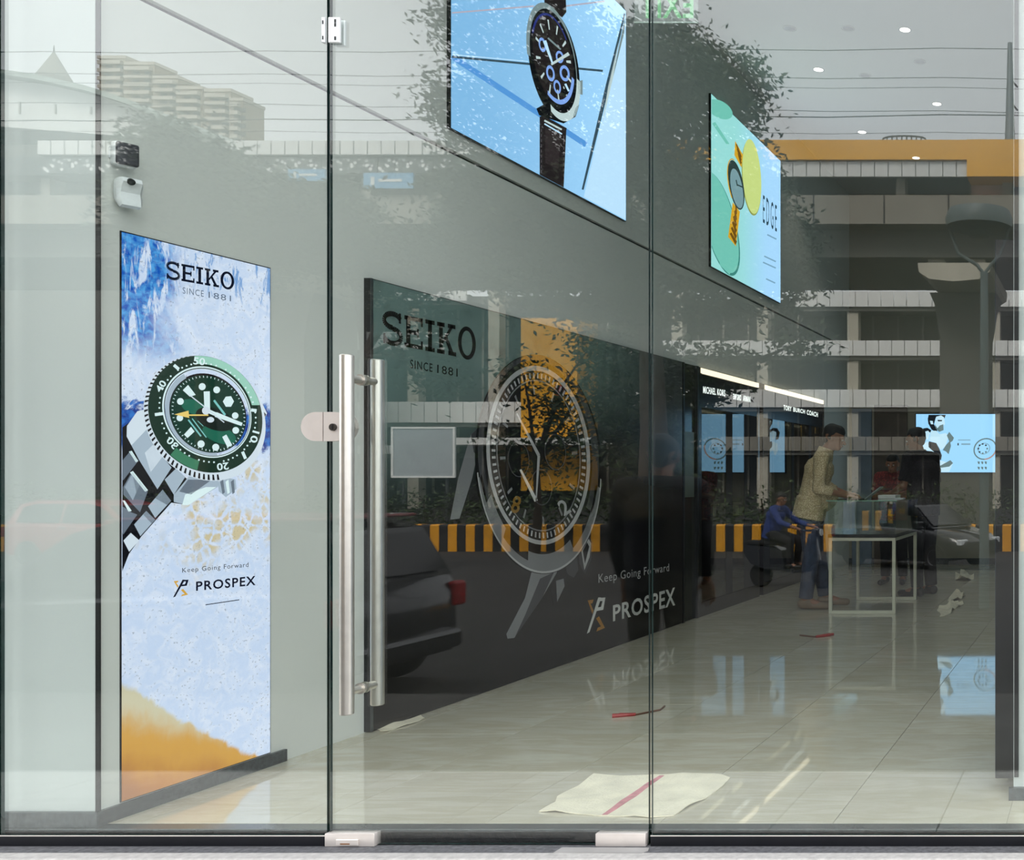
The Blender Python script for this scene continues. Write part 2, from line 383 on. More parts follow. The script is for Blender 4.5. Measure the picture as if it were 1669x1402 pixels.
# ------------------------------------------------------------------ glass front
def pane(name, x0, x1, z0, z1, y0=-0.006, y1=0.006):
    m = MB(); e = 0.0
    v = [(x0, y0, z0), (x1, y0, z0), (x1, y1, z0), (x0, y1, z0), (x0, y0, z1), (x1, y0, z1), (x1, y1, z1), (x0, y1, z1)]
    m.add(v, [(0, 1, 5, 4), (2, 3, 7, 6)], 0); m.add(v, [(3, 2, 1, 0), (4, 5, 6, 7), (1, 2, 6, 5), (3, 0, 4, 7)], 1)
    return m.mesh(name, [GLASS, EDGE])
def pwin(name, *a): o = link(name, pane(name, *a)); tag(o, kind='structure'); return o
w1 = pwin('window_1', -3.722, -2.622, -0.0143, 4.99)
w0 = pwin('window_2', -5.6, -3.728, -0.0143, 4.99)
w2 = pwin('window_3', -1.527, 1.39, -0.0143, 4.99)
w3 = pwin('window_4', -2.612, -1.537, 2.87, 4.99)
for w, x0, x1 in ((w1, -3.725, -2.622), (w0, -5.6, -3.725), (w2, -1.527, 1.39)):
    m = MB(); m.bevbox((x0, -0.016, -0.0479), (x1, 0.0118, -0.0145), 0.001); m.build('bottom_channel', DARKM, w)
    m = MB(); m.box((x0, -0.0163, -0.0144), (x1, -0.0131, -0.0112)); m.build('channel_lip', SATIN, w)
door = link('door_1', pane('door_1', -2.612, -1.537, -0.044, 2.86)); tag(door, kind='structure')
# patch fittings at the bottom corners
for x0, x1, lk in ((-2.6195, -2.452, True), (-1.71, -1.541, False)):
    m = MB(); m.bevbox((x0, -0.021, -0.0478), (x1, 0.0118, -0.003), 0.003, seg=2); pf = m.build('patch_fitting', SATIN, door, smooth=True, label='satin metal corner patch')
    if lk:
        m = MB(); m.bevbox((-2.578, -0.027, -0.043), (-2.503, -0.0208, -0.021), 0.002); m.build('lock_plate', SATIN, pf)
        m = MB(); m.box((-2.562, -0.0276, -0.038), (-2.53, -0.0268, -0.034)); m.build('key_slot', mat('dull_brass', (150, 104, 66), 0.4, metal=0.7), pf)
# pull handles, one on each side of the leaf
for sgn in (-1, 1):
    y = sgn * 0.07; m = MB()
    m.lathe([(0.017, 0.408), (0.0205, 0.411), (0.0205, 1.597), (0.017, 1.600)], (-2.507, y, 0), 'Z', 24); h = m.build('handle', STEEL, door, smooth=True, label='brushed steel pull bar')
    for z in (1.522, 0.482):
        m = MB(); m.tube((-2.507, sgn * 0.0065, z), (-2.507, sgn * 0.058, z), 0.0135, n=16).tube((-2.507, sgn * 0.0062, z), (-2.507, sgn * 0.013, z), 0.019, n=16); m.build('standoff', STEEL, h, smooth=True)
# lock: round-ended keep on the fixed pane, lock body on the leaf
def dshape(x0, x1, zc, hh, left):
    r = hh; pts = []
    if left:
        pts = [(x1, zc - hh), (x1, zc + hh)] + [(x0 + r * 1.0 + r * math.cos(math.radians(a)), zc + hh * math.sin(math.radians(a))) for a in range(90, 271, 12)]
    else:
        pts = [(x0, zc + hh), (x0, zc - hh)] + [(x1 - r + r * math.cos(math.radians(a)), zc + hh * math.sin(math.radians(a))) for a in range(-90, 91, 12)]
    return pts
m = MB(); m.prism(dshape(-2.698, -2.6245, 1.364, 0.049, True), -0.022, -0.0065, 'Y'); m.prism(dshape(-2.698, -2.6245, 1.364, 0.049, True), 0.0065, 0.022, 'Y'); m.build('lock_keep', SATIN, w1, label='round-ended lock keep')
m = MB(); m.prism(dshape(-2.6215, -2.535, 1.364, 0.049, False), -0.022, -0.0065, 'Y'); m.prism(dshape(-2.6215, -2.535, 1.364, 0.049, False), 0.0065, 0.022, 'Y'); lb = m.build('lock_body', SATIN, door)
m = MB(); m.lathe([(0.012, -0.005), (0.0125, 0.004)], (-2.588, -0.0225, 1.362), 'Y', 16); m.build('lock_cylinder', mat('dark_steel', (70, 66, 62), 0.4, metal=0.8), lb, smooth=True)
m = MB(); m.box((-2.5905, -0.0285, 1.354), (-2.5855, -0.0272, 1.370)); m.build('keyhole', BLACK, lb)
# clip at the top of the joint
m = MB(); m.bevbox((-2.634, -0.017, 2.656), (-2.622, -0.0066, 2.742), 0.002).bevbox((-2.634, 0.0066, 2.656), (-2.622, 0.017, 2.742), 0.002); cl = m.build('joint_clip', WPLAST, w1)
for z in (2.672, 2.724):
    m = MB(); m.box((-2.6295, -0.0178, z - 0.006), (-2.6255, -0.0168, z + 0.006)); m.build('clip_screw', BLACK, cl)
m = MB(); m.bevbox((-2.611, -0.017, 2.656), (-2.572, -0.0066, 2.742), 0.002).bevbox((-2.611, 0.0066, 2.656), (-2.572, 0.017, 2.742), 0.002); cl = m.build('joint_clip', WPLAST, door)
for z in (2.670, 2.715, 2.728):
    m = MB(); m.box((-2.589, -0.0178, z - 0.006), (-2.583, -0.0168, z + 0.006)); m.build('clip_screw', BLACK, cl)

# ------------------------------------------------------------------ tall backlit screen with the diver's watch
def sea_mat():
    m = bpy.data.materials.new('backlit_sea_print'); m.use_nodes = True; nt = m.node_tree; nt.nodes.clear(); g = NG(nt)
    o = nt.nodes.new('ShaderNodeOutputMaterial'); e = nt.nodes.new('ShaderNodeEmission'); nt.links.new(e.outputs[0], o.inputs[0])
    geo = nt.nodes.new('ShaderNodeNewGeometry'); sp = nt.nodes.new('ShaderNodeSeparateXYZ'); nt.links.new(geo.outputs['Position'], sp.inputs[0])
    u = g.m('DIVIDE', g.m('SUBTRACT', sp.outputs[1], 0.132), 0.628)          # 0 left .. 1 right
    v = g.m('DIVIDE', g.m('SUBTRACT', sp.outputs[2], 0.054), 2.0)            # 0 bottom .. 1 top
    cb = nt.nodes.new('ShaderNodeCombineXYZ'); g.lk(u, cb.inputs[0]); g.lk(g.m('MULTIPLY', v, 3.2), cb.inputs[1]); uv = cb.outputs[0]
    n1 = g.noise(uv, 3.0, 5, 0.6); n2 = g.noise(uv, 9.0, 6, 1.5, 0.62); n3 = g.noise(uv, 26.0, 4, 0.5)
    n4 = g.noise(uv, 60.0, 3); base = g.mix(g.ss(n2, 0.35, 0.7), lin(198, 215, 242), lin(218, 228, 246))
    # streaky blue water, top left
    st = g.noise(g.mapping(uv, (11, 2.6, 1), rot=(0, 0, 0.5)), 1.7, 6, 0.8, 0.65); lim = g.m('ADD', u, g.m('MULTIPLY', g.m('SUBTRACT', n1, 0.5), 0.5))
    reg = g.m('MULTIPLY', g.ss(v, 0.76, 0.84), g.m('SUBTRACT', 1.0, g.ss(lim, 0.18, 0.40)))
    wat = g.mix(g.ss(n3, 0.3, 0.7), lin(20, 84, 180), lin(84, 164, 228))
    c = g.mix(g.m('MULTIPLY', reg, g.ss(st, 0.38, 0.50)), base, wat)
    reg2 = g.m('MULTIPLY', g.ss(v, 0.88, 0.96), g.ss(u, 0.3, 0.5)); c = g.mix(g.m('MULTIPLY', reg2, g.m('MULTIPLY', g.ss(st, 0.53, 0.60), 0.8)), c, lin(84, 142, 206))
    # deep blue behind the watch, a band with a ragged top
    top = g.m('ADD', v, g.m('MULTIPLY', g.m('SUBTRACT', n2, 0.5), 0.10))
    band = g.m('SUBTRACT', g.ss(top, 0.615, 0.635), g.ss(top, 0.695, 0.71), clamp=True)
    deep = g.mix(g.ss(n3, 0.3, 0.72), lin(16, 40, 128), lin(48, 118, 204)); c = g.mix(band, c, deep)
    # foam netting over sand, right of and below the watch
    ve = g.vor(g.mapping(uv, (1, 0.8, 1), loc=(0.3, 0.1, 0)), 15.0)
    sreg = g.m('MULTIPLY', g.ss(g.m('ADD', v, g.m('MULTIPLY', n1, 0.16)), 0.45, 0.53), g.m('SUBTRACT', 1.0, g.ss(v, 0.575, 0.62)))
    sreg = g.m('MULTIPLY', sreg, g.ss(g.m('ADD', u, n1), 0.55, 0.85)); blot = g.ss(g.noise(uv, 5.0, 4), 0.38, 0.6)
    c = g.mix(g.m('MULTIPLY', g.m('MULTIPLY', sreg, g.m('MULTIPLY', blot, g.ss(g.m('ADD', ve, g.m('MULTIPLY', g.m('SUBTRACT', n3, 0.5), 0.5)), 0.02, 0.2))), 0.8), c, lin(204, 184, 126))
    spk = g.m('MULTIPLY', g.ss(n4, 0.61, 0.65), g.ss(n2, 0.42, 0.58)); c = g.mix(g.m('MULTIPLY', spk, 0.5), c, lin(110, 116, 120))
    # wet sand at the bottom with a curved edge
    edge = g.m('ADD', g.m('SUBTRACT', 0.215, g.m('MULTIPLY', u, 0.235)), g.m('ADD', g.m('MULTIPLY', g.m('SUBTRACT', n1, 0.5), 0.08), g.m('MULTIPLY', g.m('SUBTRACT', n2, 0.5), 0.02))); d = g.m('SUBTRACT', edge, v)
    d2 = g.m('ADD', d, g.m('MULTIPLY', g.m('SUBTRACT', u, 0.3), 0.12)); d2 = g.m('ADD', d2, g.m('MULTIPLY', g.m('SUBTRACT', st, 0.5), 0.03))
    sand = g.mix(g.ss(d2, 0.0, 0.07), lin(206, 200, 172), lin(208, 158, 74)); sand = g.mix(g.m('MULTIPLY', g.ss(d2, 0.07, 0.15), 0.9), sand, lin(176, 118, 66)); sand = g.mix(g.m('MULTIPLY', g.ss(d, 0.14, 0.2), 0.6), sand, lin(150, 104, 76))
    c = g.mix(g.ss(d, 0.0, 0.014), c, sand)
    g.lk(c, e.inputs[0]); e.inputs[1].default_value = 0.92; return m
X1 = XL + 0.004
y0, z0 = wl(198, 1305, X1)[0], 0.056; y1, z1 = y0 + 0.628, 2.054
s1 = thing('lightbox_screen', 'tall narrow backlit screen of a green-dialled diver watch over breaking surf', 'screen', (XL, (y0 + y1) / 2, z0))
m = MB(); m.box((XL + 0.0003, y0 - 0.003, z0 - 0.003), (X1, y1 + 0.003, z1 + 0.004)); m.build('frame', BLACK, s1)
p = Print(X1); p.poly([(y0, z0), (y1, z0), (y1, z1), (y0, z1)], sea_mat(), 1); p.build('backlit_panel', s1)
INK = em('ink_navy_black', (8, 14, 34)); GREEN = em('ink_bezel_green', (14, 44, 34)); DGREEN = em('ink_dial_green', (8, 50, 40)); SIL = em('ink_silver', (160, 176, 192)); SIL2 = em('ink_silver_light', (204, 216, 228))
SIL3 = em('ink_steel', (100, 112, 126)); PALE = em('ink_pale_lume', (212, 232, 236)); GOLD = em('ink_gold', (226, 196, 110)); MINT = em('ink_mint', (150, 200, 184)); GLOW = em('ink_dial_glow', (22, 96, 78)); INKB = em('ink_black', (10, 12, 18))
p = Print(X1)
q = lambda t: (150 + t[0] / 4.123, 680 + t[1] / 4.123)      # close-up coordinates of the bracelet
def cl(pts): return [(max(198.6, a[0]), a[1]) for a in map(q, pts)]
p.px(cl([(200, 70), (240, 40), (380, 0), (560, 350), (640, 420), (640, 590), (530, 575), (330, 800), (245, 920), (197, 1035)]), INKB, 2)
for pts, mm in (([(230, 60), (300, -40), (385, -60), (385, 60), (260, 190), (228, 130)], SIL2), ([(260, 190), (370, 75), (415, 175), (310, 285)], SIL), ([(310, 285), (405, 185), (530, 340), (435, 485)], SIL),
                ([(350, 240), (405, 185), (470, 265), (390, 370)], SIL2), ([(484, 420), (560, 345), (622, 402), (545, 522)], SIL), ([(372, 600), (470, 487), (527, 562), (420, 678)], SIL), ([(420, 545), (470, 487), (527, 562), (500, 590)], SIL3),
                ([(278, 722), (360, 630), (420, 690), (320, 800)], SIL), ([(340, 655), (360, 630), (420, 690), (395, 715)], SIL3), ([(206, 830), (256, 778), (312, 828), (245, 905)], SIL2),
                ([(197, 290), (255, 226), (308, 292), (205, 425), (197, 420)], SIL3), ([(205, 470), (265, 365), (370, 500), (318, 640), (205, 520)], SIL3), ([(215, 470), (265, 380), (320, 445), (270, 560)], SIL),
                ([(197, 600), (260, 640), (300, 655), (205, 790), (197, 780)], SIL3), ([(250, 372), (270, 362), (372, 492), (352, 502)], PALE), ([(243, 232), (262, 226), (306, 296), (290, 304)], PALE), ([(200, 560), (215, 560), (262, 630), (240, 636)], PALE)):
    p.px(cl(pts), mm, 3)
p.px(cl([(545, 522), (650, 395), (850, 400), (840, 470), (640, 592), (545, 570)]), SIL, 3); p.px(cl([(580, 500), (640, 420), (800, 420), (660, 520)]), SIL3, 4); p.px(cl([(600, 590), (620, 520), (760, 470), (830, 470), (640, 592)]), PALE, 4)
w = lambda t: (230 + t[0] / 5.19, 560 + t[1] / 5.19)        # close-up coordinates of the watch head
pw = lambda pts, mm, l: p.px([(max(198.6, a[0]), a[1]) for a in map(w, pts)], mm, l)
pw([(880, 340), (1000, 470), (1060, 590), (1010, 700), (960, 760), (900, 400)], SIL2, 3); pw([(985, 520), (1050, 600), (1020, 690), (990, 640)], INKB, 4); pw([(975, 520), (1030, 580), (1010, 612), (960, 560)], PALE, 5)
pw([(640, 1180), (700, 1130), (790, 1150), (800, 1230), (710, 1300), (650, 1250)], SIL, 4)
for k in range(3): pw([(660 + 45 * k, 1170), (685 + 45 * k, 1150), (700 + 42 * k, 1260), (680 + 42 * k, 1275)], (SIL3, PALE, SIL3)[k], 5)
p.ring((528, 632), 560, 485, (528, 600), 470, 420, 50, SIL2, 5, tr=w); 
for k in range(44):                                        # toothed rim
    a = 30 + k * 4.6; o = ellarc((528, 630), 556, 482, 50, a, a + 2.2, 1); i = ellarc((528, 615), 522, 452, 50, a + 0.3, a + 1.9, 1)
    pw([o[0], o[1], i[1], i[0]], INKB, 6)
p.ring((530, 598), 520, 458, (540, 580), 405, 352, 50, GREEN, 7, tr=w)
p.ring((532, 592), 512, 450, (538, 582), 430, 378, 50, MINT, 8, -148, -62, 24, tr=w); p.ring((530, 600), 514, 452, (536, 590), 440, 384, 50, em('ink_green_sheen', (58, 120, 92)), 8, 52, 82, 10, tr=w)
p.ring((540, 580), 408, 356, (542, 582), 385, 336, 50, PALE, 9, tr=w); p.ring((541, 581), 396, 345, (542, 582), 389, 339, 50, INK, 10, tr=w)
p.ring((542, 584), 384, 335, (545, 592), 350, 306, 50, SIL, 10, 30, 190, 40, tr=w); p.ell((545, 590), 356, 311, 50, INKB, 9, tr=w); p.ell((545, 596), 345, 300, 50, DGREEN, 11, tr=w)
p.ell((430, 540), 120, 60, 20, GLOW, 12, 32, tr=w); p.ell((640, 770), 150, 70, 20, GLOW, 12, 32, tr=w); p.ell((600, 640), 170, 90, 20, em('ink_dial_dark', (6, 26, 24)), 13, 32, tr=w)
for k in range(60):                                        # minute track and bezel dots
    a = k * 6.0; pt = ellarc((545, 594), 322, 280, 50, a, a, 1)[0]; pt2 = ellarc((545, 594), 338, 294, 50, a, a, 1)[0]; p.line(pt, pt2, 6, PALE, 14, tr=w)
    if k % 5: pt = ellarc((537, 586), 440, 386, 50, a, a, 1)[0]; p.ell(pt, 8, 8, 0, PALE, 14, 8, tr=w)
for c0, r in (((490, 365), 30), ((613, 392), 29), ((305, 490), 29), ((300, 630), 28), ((770, 610), 28), ((775, 735), 29), ((480, 850), 31), ((605, 878), 30)): p.ell(c0, r, r, 0, PALE, 15, 16, tr=w)
pw([(335, 770), (395, 705), (425, 745), (365, 800)], PALE, 15); pw([(660, 790), (695, 770), (745, 860), (705, 880)], PALE, 15); pw([(665, 490), (690, 450), (735, 445), (760, 490), (735, 535), (690, 535)], PALE, 15); pw([(325, 395), (370, 350), (435, 435), (385, 450)], PALE, 15)
for a, b, ww in (((590, 480), (685, 605), 18), ((372, 645), (480, 785), 13), ((405, 635), (525, 795), 9), ((452, 655), (500, 700), 5)): p.line(a, b, ww, em('ink_dial_print', (120, 190, 190)), 15, tr=w)
p.line((530, 575), (525, 405), 48, PALE, 17, tr=w, w2=52); p.line((500, 555), (650, 620), 34, PALE, 17, tr=w, w2=30); p.line((600, 600), (825, 685), 42, PALE, 17, tr=w, w2=28); p.line((370, 430), (672, 668), 9, SIL2, 18, tr=w)
p.line((540, 606), (360, 606), 12, GOLD, 16, tr=w); pw([(250, 600), (372, 568), (378, 630)], GOLD, 16); p.ell((515, 568), 34, 34, 0, SIL2, 19, 20, tr=w); p.ell((562, 645), 32, 24, 0, SIL2, 14, 16, tr=w)
def numeral(pr, txt, c, h, wd_, rot, mm, l, tr):
    vs, fs = textmesh(txt, True); cr, sr = math.cos(math.radians(rot)), math.sin(math.radians(rot))
    out = []
    for a, b in vs:
        x, y = (a - 0.5) * wd_, -(b - 0.5) * h; out.append(wl(*tr((c[0] + x * cr - y * sr, c[1] + x * sr + y * cr)), pr.X))
    pr.tris(out, fs, mm, l)
for t, c0, r in (('50', (465, 150), 6), ('40', (140, 362), -58), ('30', (236, 842), -132), ('20', (665, 1040), -186), ('10', (935, 790), 106)): numeral(p, t, c0, 62, 100, r, PALE, 15, w)
for a, b in (((250, 182), (292, 218)), ((88, 602), (165, 592)), ((905, 562), (952, 568)), ((832, 915), (858, 975))): p.line(a, b, 26, PALE, 15, tr=w)
p.build('watch_print', s1)
def lettering(parent, X, txt, mm, l, r, lay=3, name='lettering', **kw):
    pr = Print(X); pr.text(txt, mm, lay, l, r, **kw); return pr.build(name, parent)
p = Print(X1)
lettering(s1, X1, 'SEIKO', INK, (270, 425.5, 453.5), (380.6, 445.5, 473), slab=True)
IG = em('ink_grey', (90, 104, 124)); lettering(s1, X1, 'SINCE', IG, (296.7, 468, 478.5), (331, 473.8, 484), space=1.2); lettering(s1, X1, '1881', IG, (339, 475.5, 485.5), (375.5, 482, 491.5), space=1.15)
lettering(s1, X1, 'Keep Going Forward', em('ink_grey_dark', (56, 60, 66)), (296, 926, 936), (404, 916.5, 926.5), space=1.15)
lettering(s1, X1, 'PROSPEX', INK, (318.5, 948, 963.5), (415.6, 938.5, 954), bold=True, space=1.15)
def xlogo(p, x0, y0, x1, y1, dark, gold, l):
    L = lambda u, v: (x0 + (x1 - x0) * u, y0 + (y1 - y0) * v)
    p.px([L(0, 1), L(0.14, 0.96), L(0.78, 0.0), L(0.62, 0.0)], dark, l); p.px([L(0.6, 0.02), L(1.0, 0.0), L(0.88, 0.34), L(0.46, 0.38), L(0.52, 0.28), L(0.76, 0.26), L(0.84, 0.1), L(0.58, 0.1)], dark, l + 1)
    p.px([L(0.04, 0.08), L(0.36, 0.06), L(0.3, 0.16), L(0.2, 0.17), L(0.36, 0.36), L(0.3, 0.46)], gold, l); p.px([L(0.5, 0.58), L(0.66, 0.52), L(0.98, 0.84), L(0.52, 0.94), L(0.58, 0.84), L(0.76, 0.8)], gold, l)
xlogo(p, 281, 945, 306, 974, INK, em('ink_ochre', (206, 160, 70)), 3); p.build('emblem', s1)
p = Print(X1); p.line((334, 986), (389, 977.8), 1.3, INK, 3); p.build('underline', s1)

# ------------------------------------------------------------------ dark wall panel with the chronograph
XP = -3.42
y0 = wl(603.5, 800, XP)[0]; y1 = wl(1112, 800, XP)[0]
s2 = thing('wall_panel', 'long glossy dark wall panel printed with a silver chronograph from wall to floor', 'panel', (XL, (y0 + y1) / 2, 0))
def panel_mat():
    m = bpy.data.materials.new('dark_gradient_print'); m.use_nodes = True; nt = m.node_tree; g = NG(nt); b = nt.nodes['Principled BSDF']
    geo = nt.nodes.new('ShaderNodeNewGeometry'); sp = nt.nodes.new('ShaderNodeSeparateXYZ'); nt.links.new(geo.outputs['Position'], sp.inputs[0])
    n = g.noise(geo.outputs['Position'], 2.5, 6, 1.5); n2 = g.noise(geo.outputs['Position'], 0.9, 4, 0.5)
    v = g.m('ADD', sp.outputs[2], g.m('MULTIPLY', g.m('SUBTRACT', n2, 0.5), 0.5)); v = g.m('SUBTRACT', v, g.m('MULTIPLY', g.m('SUBTRACT', sp.outputs[1], 1.3), 0.16))
    c = g.mix(g.ss(v, 0.95, 1.75), lin(26, 24, 24), lin(112, 134, 130)); c = g.mix(g.m('MULTIPLY', g.ss(sp.outputs[1], 3.0, 4.9), g.ss(sp.outputs[2], 0.9, 1.4)), c, lin(84, 86, 88))
    c = g.mix(g.m('MULTIPLY', g.ss(n, 0.5, 0.75), 0.35), c, lin(44, 40, 38)); g.lk(c, b.inputs['Base Color']); b.inputs['Roughness'].default_value = 0.16; b.inputs['Specular IOR Level'].default_value = 0.25
    return m
m = MB(); m.box((XL + 0.0003, y0, 0.004), (XP, y1, 2.12)); m.build('board', BLACK, s2)
p = Print(XP); p.poly([(y0 + 0.012, 0.006), (y1, 0.006), (y1, 2.116), (y0 + 0.012, 2.116)], panel_mat(), 1); p.build('dark_print', s2)
m = MB(); m.box((XP + 0.0004, y0, 0.004), (XP + 0.004, y0 + 0.014, 2.12)); m.build('edge_strip', mat('edge_grey', (80, 84, 86), 0.3, metal=0.5, var=0.5, scale=12), s2)
pm = lambda n, c, r=0.2: mat(n, c, r, var=0.1, scale=3, spec=0.25)
K1 = pm('print_black', (10, 11, 12)); G1 = pm('print_dark_grey', (70, 70, 73)); G2 = pm('print_mid_grey', (132, 132, 134)); G3 = pm('print_silver', (190, 188, 188)); G4 = pm('print_light', (226, 224, 220)); GO = pm('print_gold', (150, 110, 44)); CHG = pm('print_charcoal', (30, 30, 33))
p = Print(XP); t = lambda a: (720 + a[0] / 3.504, 560 + a[1] / 3.504); pp = lambda pts, mm, l: p.px([t(a) for a in pts], mm, l)
pp([(165, 520), (215, 470), (200, 640), (172, 770), (100, 1000), (46, 1006), (92, 770), (140, 600)], G2, 2); pp([(165, 520), (215, 470), (200, 640), (180, 620)], G1, 3)
b2 = lambda a: (560 + a[0] / 2.878, 780 + a[1] / 2.878)
p.px([b2(a) for a in ((880, 440), (985, 420), (1000, 440), (930, 560), (800, 748), (768, 752), (762, 730), (850, 560))], G2, 2); p.px([b2(a) for a in ((920, 470), (985, 440), (930, 560), (800, 748), (850, 640))], G1, 3)
p.px([b2(a) for a in ((970, 520), (1010, 425), (1045, 420), (1040, 500), (1000, 590), (985, 600))], CHG, 2); p.px([b2(a) for a in ((995, 480), (1030, 470), (1035, 505), (1000, 580))], G2, 3)
p.px([b2(a) for a in ((1030, 400), (1090, 330), (1100, 430), (1080, 465), (1050, 450))], G1, 2); p.px([b2(a) for a in ((1100, 330), (1140, 250), (1168, 300), (1160, 380), (1130, 450), (1105, 400))], G1, 2); p.px([b2(a) for a in ((1112, 330), (1140, 270), (1160, 305), (1152, 370), (1128, 430))], G3, 3); p.px([b2(a) for a in ((1120, 340), (1140, 300), (1150, 320), (1130, 400))], CHG, 4)
p.ring((550, 690), 362, 628, (545, 640), 292, 500, -4, K1, 4, tr=t); p.ring((548, 650), 345, 585, (545, 640), 310, 545, -4, G1, 5, 150, 395, 60, tr=t)
p.ring((550, 690), 352, 618, (548, 676), 326, 585, -4, G2, 5, 15, 175, 48, tr=t); p.ring((550, 692), 356, 622, (550, 690), 350, 612, -4, G3, 6, 10, 178, 48, tr=t)
p.ring((550, 686), 335, 600, (545, 660), 300, 545, -4, G2, 7, 60, 108, 16, tr=t); p.ring((550, 680), 335, 600, (545, 655), 300, 545, -4, G2, 7, 135, 160, 10, tr=t)
p.ring((545, 638), 296, 512, (545, 640), 276, 486, -4, G3, 8, tr=t); p.ring((545, 640), 276, 486, (545, 640), 232, 424, -4, CHG, 8, tr=t); p.ell((545, 640), 234, 426, -4, K1, 9, tr=t)
p.ring((545, 640), 240, 434, (545, 640), 234, 426, -4, G2, 10, tr=t)
for k in range(72):
    o = ellarc((545, 640), 268, 474, -4, k * 5, k * 5 + 1.8, 1); i = ellarc((545, 640), 246, 442, -4, k * 5, k * 5 + 1.8, 1); pp([o[0], o[1], i[1], i[0]], G3, 11)
for k in range(12):
    o = ellarc((545, 640), 222, 405, -4, k * 30 - 1.3, k * 30 + 1.3, 1); i = ellarc((545, 640), 190, 350, -4, k * 30 - 1.3, k * 30 + 1.3, 1); pp([o[0], o[1], i[1], i[0]], G2, 11)
for c0 in ((430, 660), (560, 820), (640, 620)): p.ring(c0, 62, 105, c0, 56, 97, -4, G1, 11, tr=t)
p.line((545, 640), (530, 900), 16, G3, 12, tr=t, w2=6); p.line((545, 640), (420, 400), 18, G3, 12, tr=t, w2=8); p.line((440, 720), (530, 900), 12, G4, 12, tr=t, w2=20)
numeral(p, '8', (415, 920), 100, 50, 12, GO, 12, t); numeral(p, '2', (690, 935), 90, 50, -30, G3, 12, t)
p.build('watch_print', s2)
p = Print(XP)
lettering(s2, XP, 'SEIKO', K1, (623, 506.6, 558), (774.8, 536.8, 587.5), slab=True); lettering(s2, XP, 'SINCE', K1, (668, 586, 600), (704, 593, 606.5), space=1.2); lettering(s2, XP, '1881', K1, (712, 594.5, 608), (745, 601, 614), space=1.15)
lettering(s2, XP, 'Keep Going Forward', G3, (975, 936, 955), (1090, 918.5, 935), space=1.1); lettering(s2, XP, 'PROSPEX', G4, (998.5, 986.7, 1013.5), (1100, 957, 987), bold=True, space=1.1)
xlogo(p, 956, 974, 986, 1033, G4, pm('print_ochre', (176, 122, 44)), 3)
p.build('emblem', s2)

# ------------------------------------------------------------------ two lit screens high on the wall
def hscreen(label, xa, ya0, xb, zt=4.53, zb=3.025):
    X = XL + 0.02; a = wl(xa, 400, X)[0]; b = wl(xb, 400, X)[0]
    s = thing('wall_screen', label, 'screen', (XL, (a + b) / 2, zb), group='lit screens high on the wall')
    m = MB(); m.box((XL + 0.0003, a - 0.004, zb - 0.004), (X, b + 0.004, zt + 0.004)); m.build('frame', DARKM, s)
    return s, X, a, b, zb, zt
def grad_em(name, c0, c1, axis=1, a=0.0, b=1.0, s=1.0, n=0.12):
    m = bpy.data.materials.new(name); m.use_nodes = True; nt = m.node_tree; nt.nodes.clear(); g = NG(nt)
    o = nt.nodes.new('ShaderNodeOutputMaterial'); e = nt.nodes.new('ShaderNodeEmission'); nt.links.new(e.outputs[0], o.inputs[0])
    geo = nt.nodes.new('ShaderNodeNewGeometry'); sp = nt.nodes.new('ShaderNodeSeparateXYZ'); nt.links.new(geo.outputs['Position'], sp.inputs[0])
    f = g.m('ADD', g.ss(sp.outputs[axis], a, b), g.m('MULTIPLY', g.m('SUBTRACT', g.noise(geo.outputs['Position'], 1.5, 3), 0.5), n), clamp=True)
    g.lk(g.mix(f, lin(*c0), lin(*c1)), e.inputs[0]); e.inputs[1].default_value = s; return m
s3, X, a, b, zb, zt = hscreen('large lit screen of a dark chronograph on a leather strap, nearer the street', 735, 215, 1020)
p = Print(X); p.poly([(a, zb), (b, zb), (b, zt), (a, zt)], grad_em('screen_pale_blue', (128, 182, 226), (160, 210, 250), 1, a, b), 1)
LB = em('screen_blue_line', (84, 148, 214)); DL = em('screen_dark_line', (52, 74, 88)); WB = em('screen_white_blue', (186, 222, 250)); BK = em('screen_black', (14, 16, 20)); BR = em('screen_dark_brown', (34, 30, 32)); ST = em('screen_steel', (120, 138, 142)); LS = em('screen_light_steel', (188, 206, 208)); IN = em('screen_indigo', (42, 52, 120)); PB = em('screen_periwinkle', (128, 164, 232))
k_ = lambda t: (840 + t[0] / 4.521, t[1] / 4.521); ps = lambda pts, mm, l: p.px([k_(t) for t in pts], mm, l)
p.px([(1019.5, 30), (1019.5, 358), (951, 321)], WB, 2)
p.line((736, 92), (955, 236), 9, LB, 2); p.line((736, 92.5), (982, 115.5), 3.5, DL, 3); p.line((736, 89), (860, 100), 1.5, WB, 3)
ps([(800, 90), (806, 110), (690, 640), (500, 1400), (486, 1396), (660, 640)], DL, 3); ps([(806, 120), (800, 240), (700, 640), (640, 900), (700, 640)], ST, 3); ps([(760, 300), (720, 560), (640, 900), (680, 640)], LS, 3)
p.line((736, 21), (870, 10), 2.5, em('screen_rose_line', (176, 170, 186)), 2); p.line((920, 10), (985, 2), 2.5, em('screen_rose_line', (176, 170, 186)), 2)
ps([(175, 860), (200, 850), (375, 945), (372, 960), (352, 1382), (175, 1288)], BR, 4); ps([(215, 940), (330, 985), (312, 1250), (215, 1200)], em('screen_leather', (46, 40, 42)), 5)
for kk in range(9): p.line((186, 950 + kk * 38), (186, 972 + kk * 38), 4, em('screen_stitch', (96, 90, 96)), 6, tr=k_); p.line((352, 1000 + kk * 40), (351, 1022 + kk * 40), 4, em('screen_stitch', (96, 90, 96)), 6, tr=k_)
p.line((208, 888), (336, 955), 13, LS, 6, tr=k_); p.line((208, 912), (338, 988), 10, WB, 6, tr=k_)
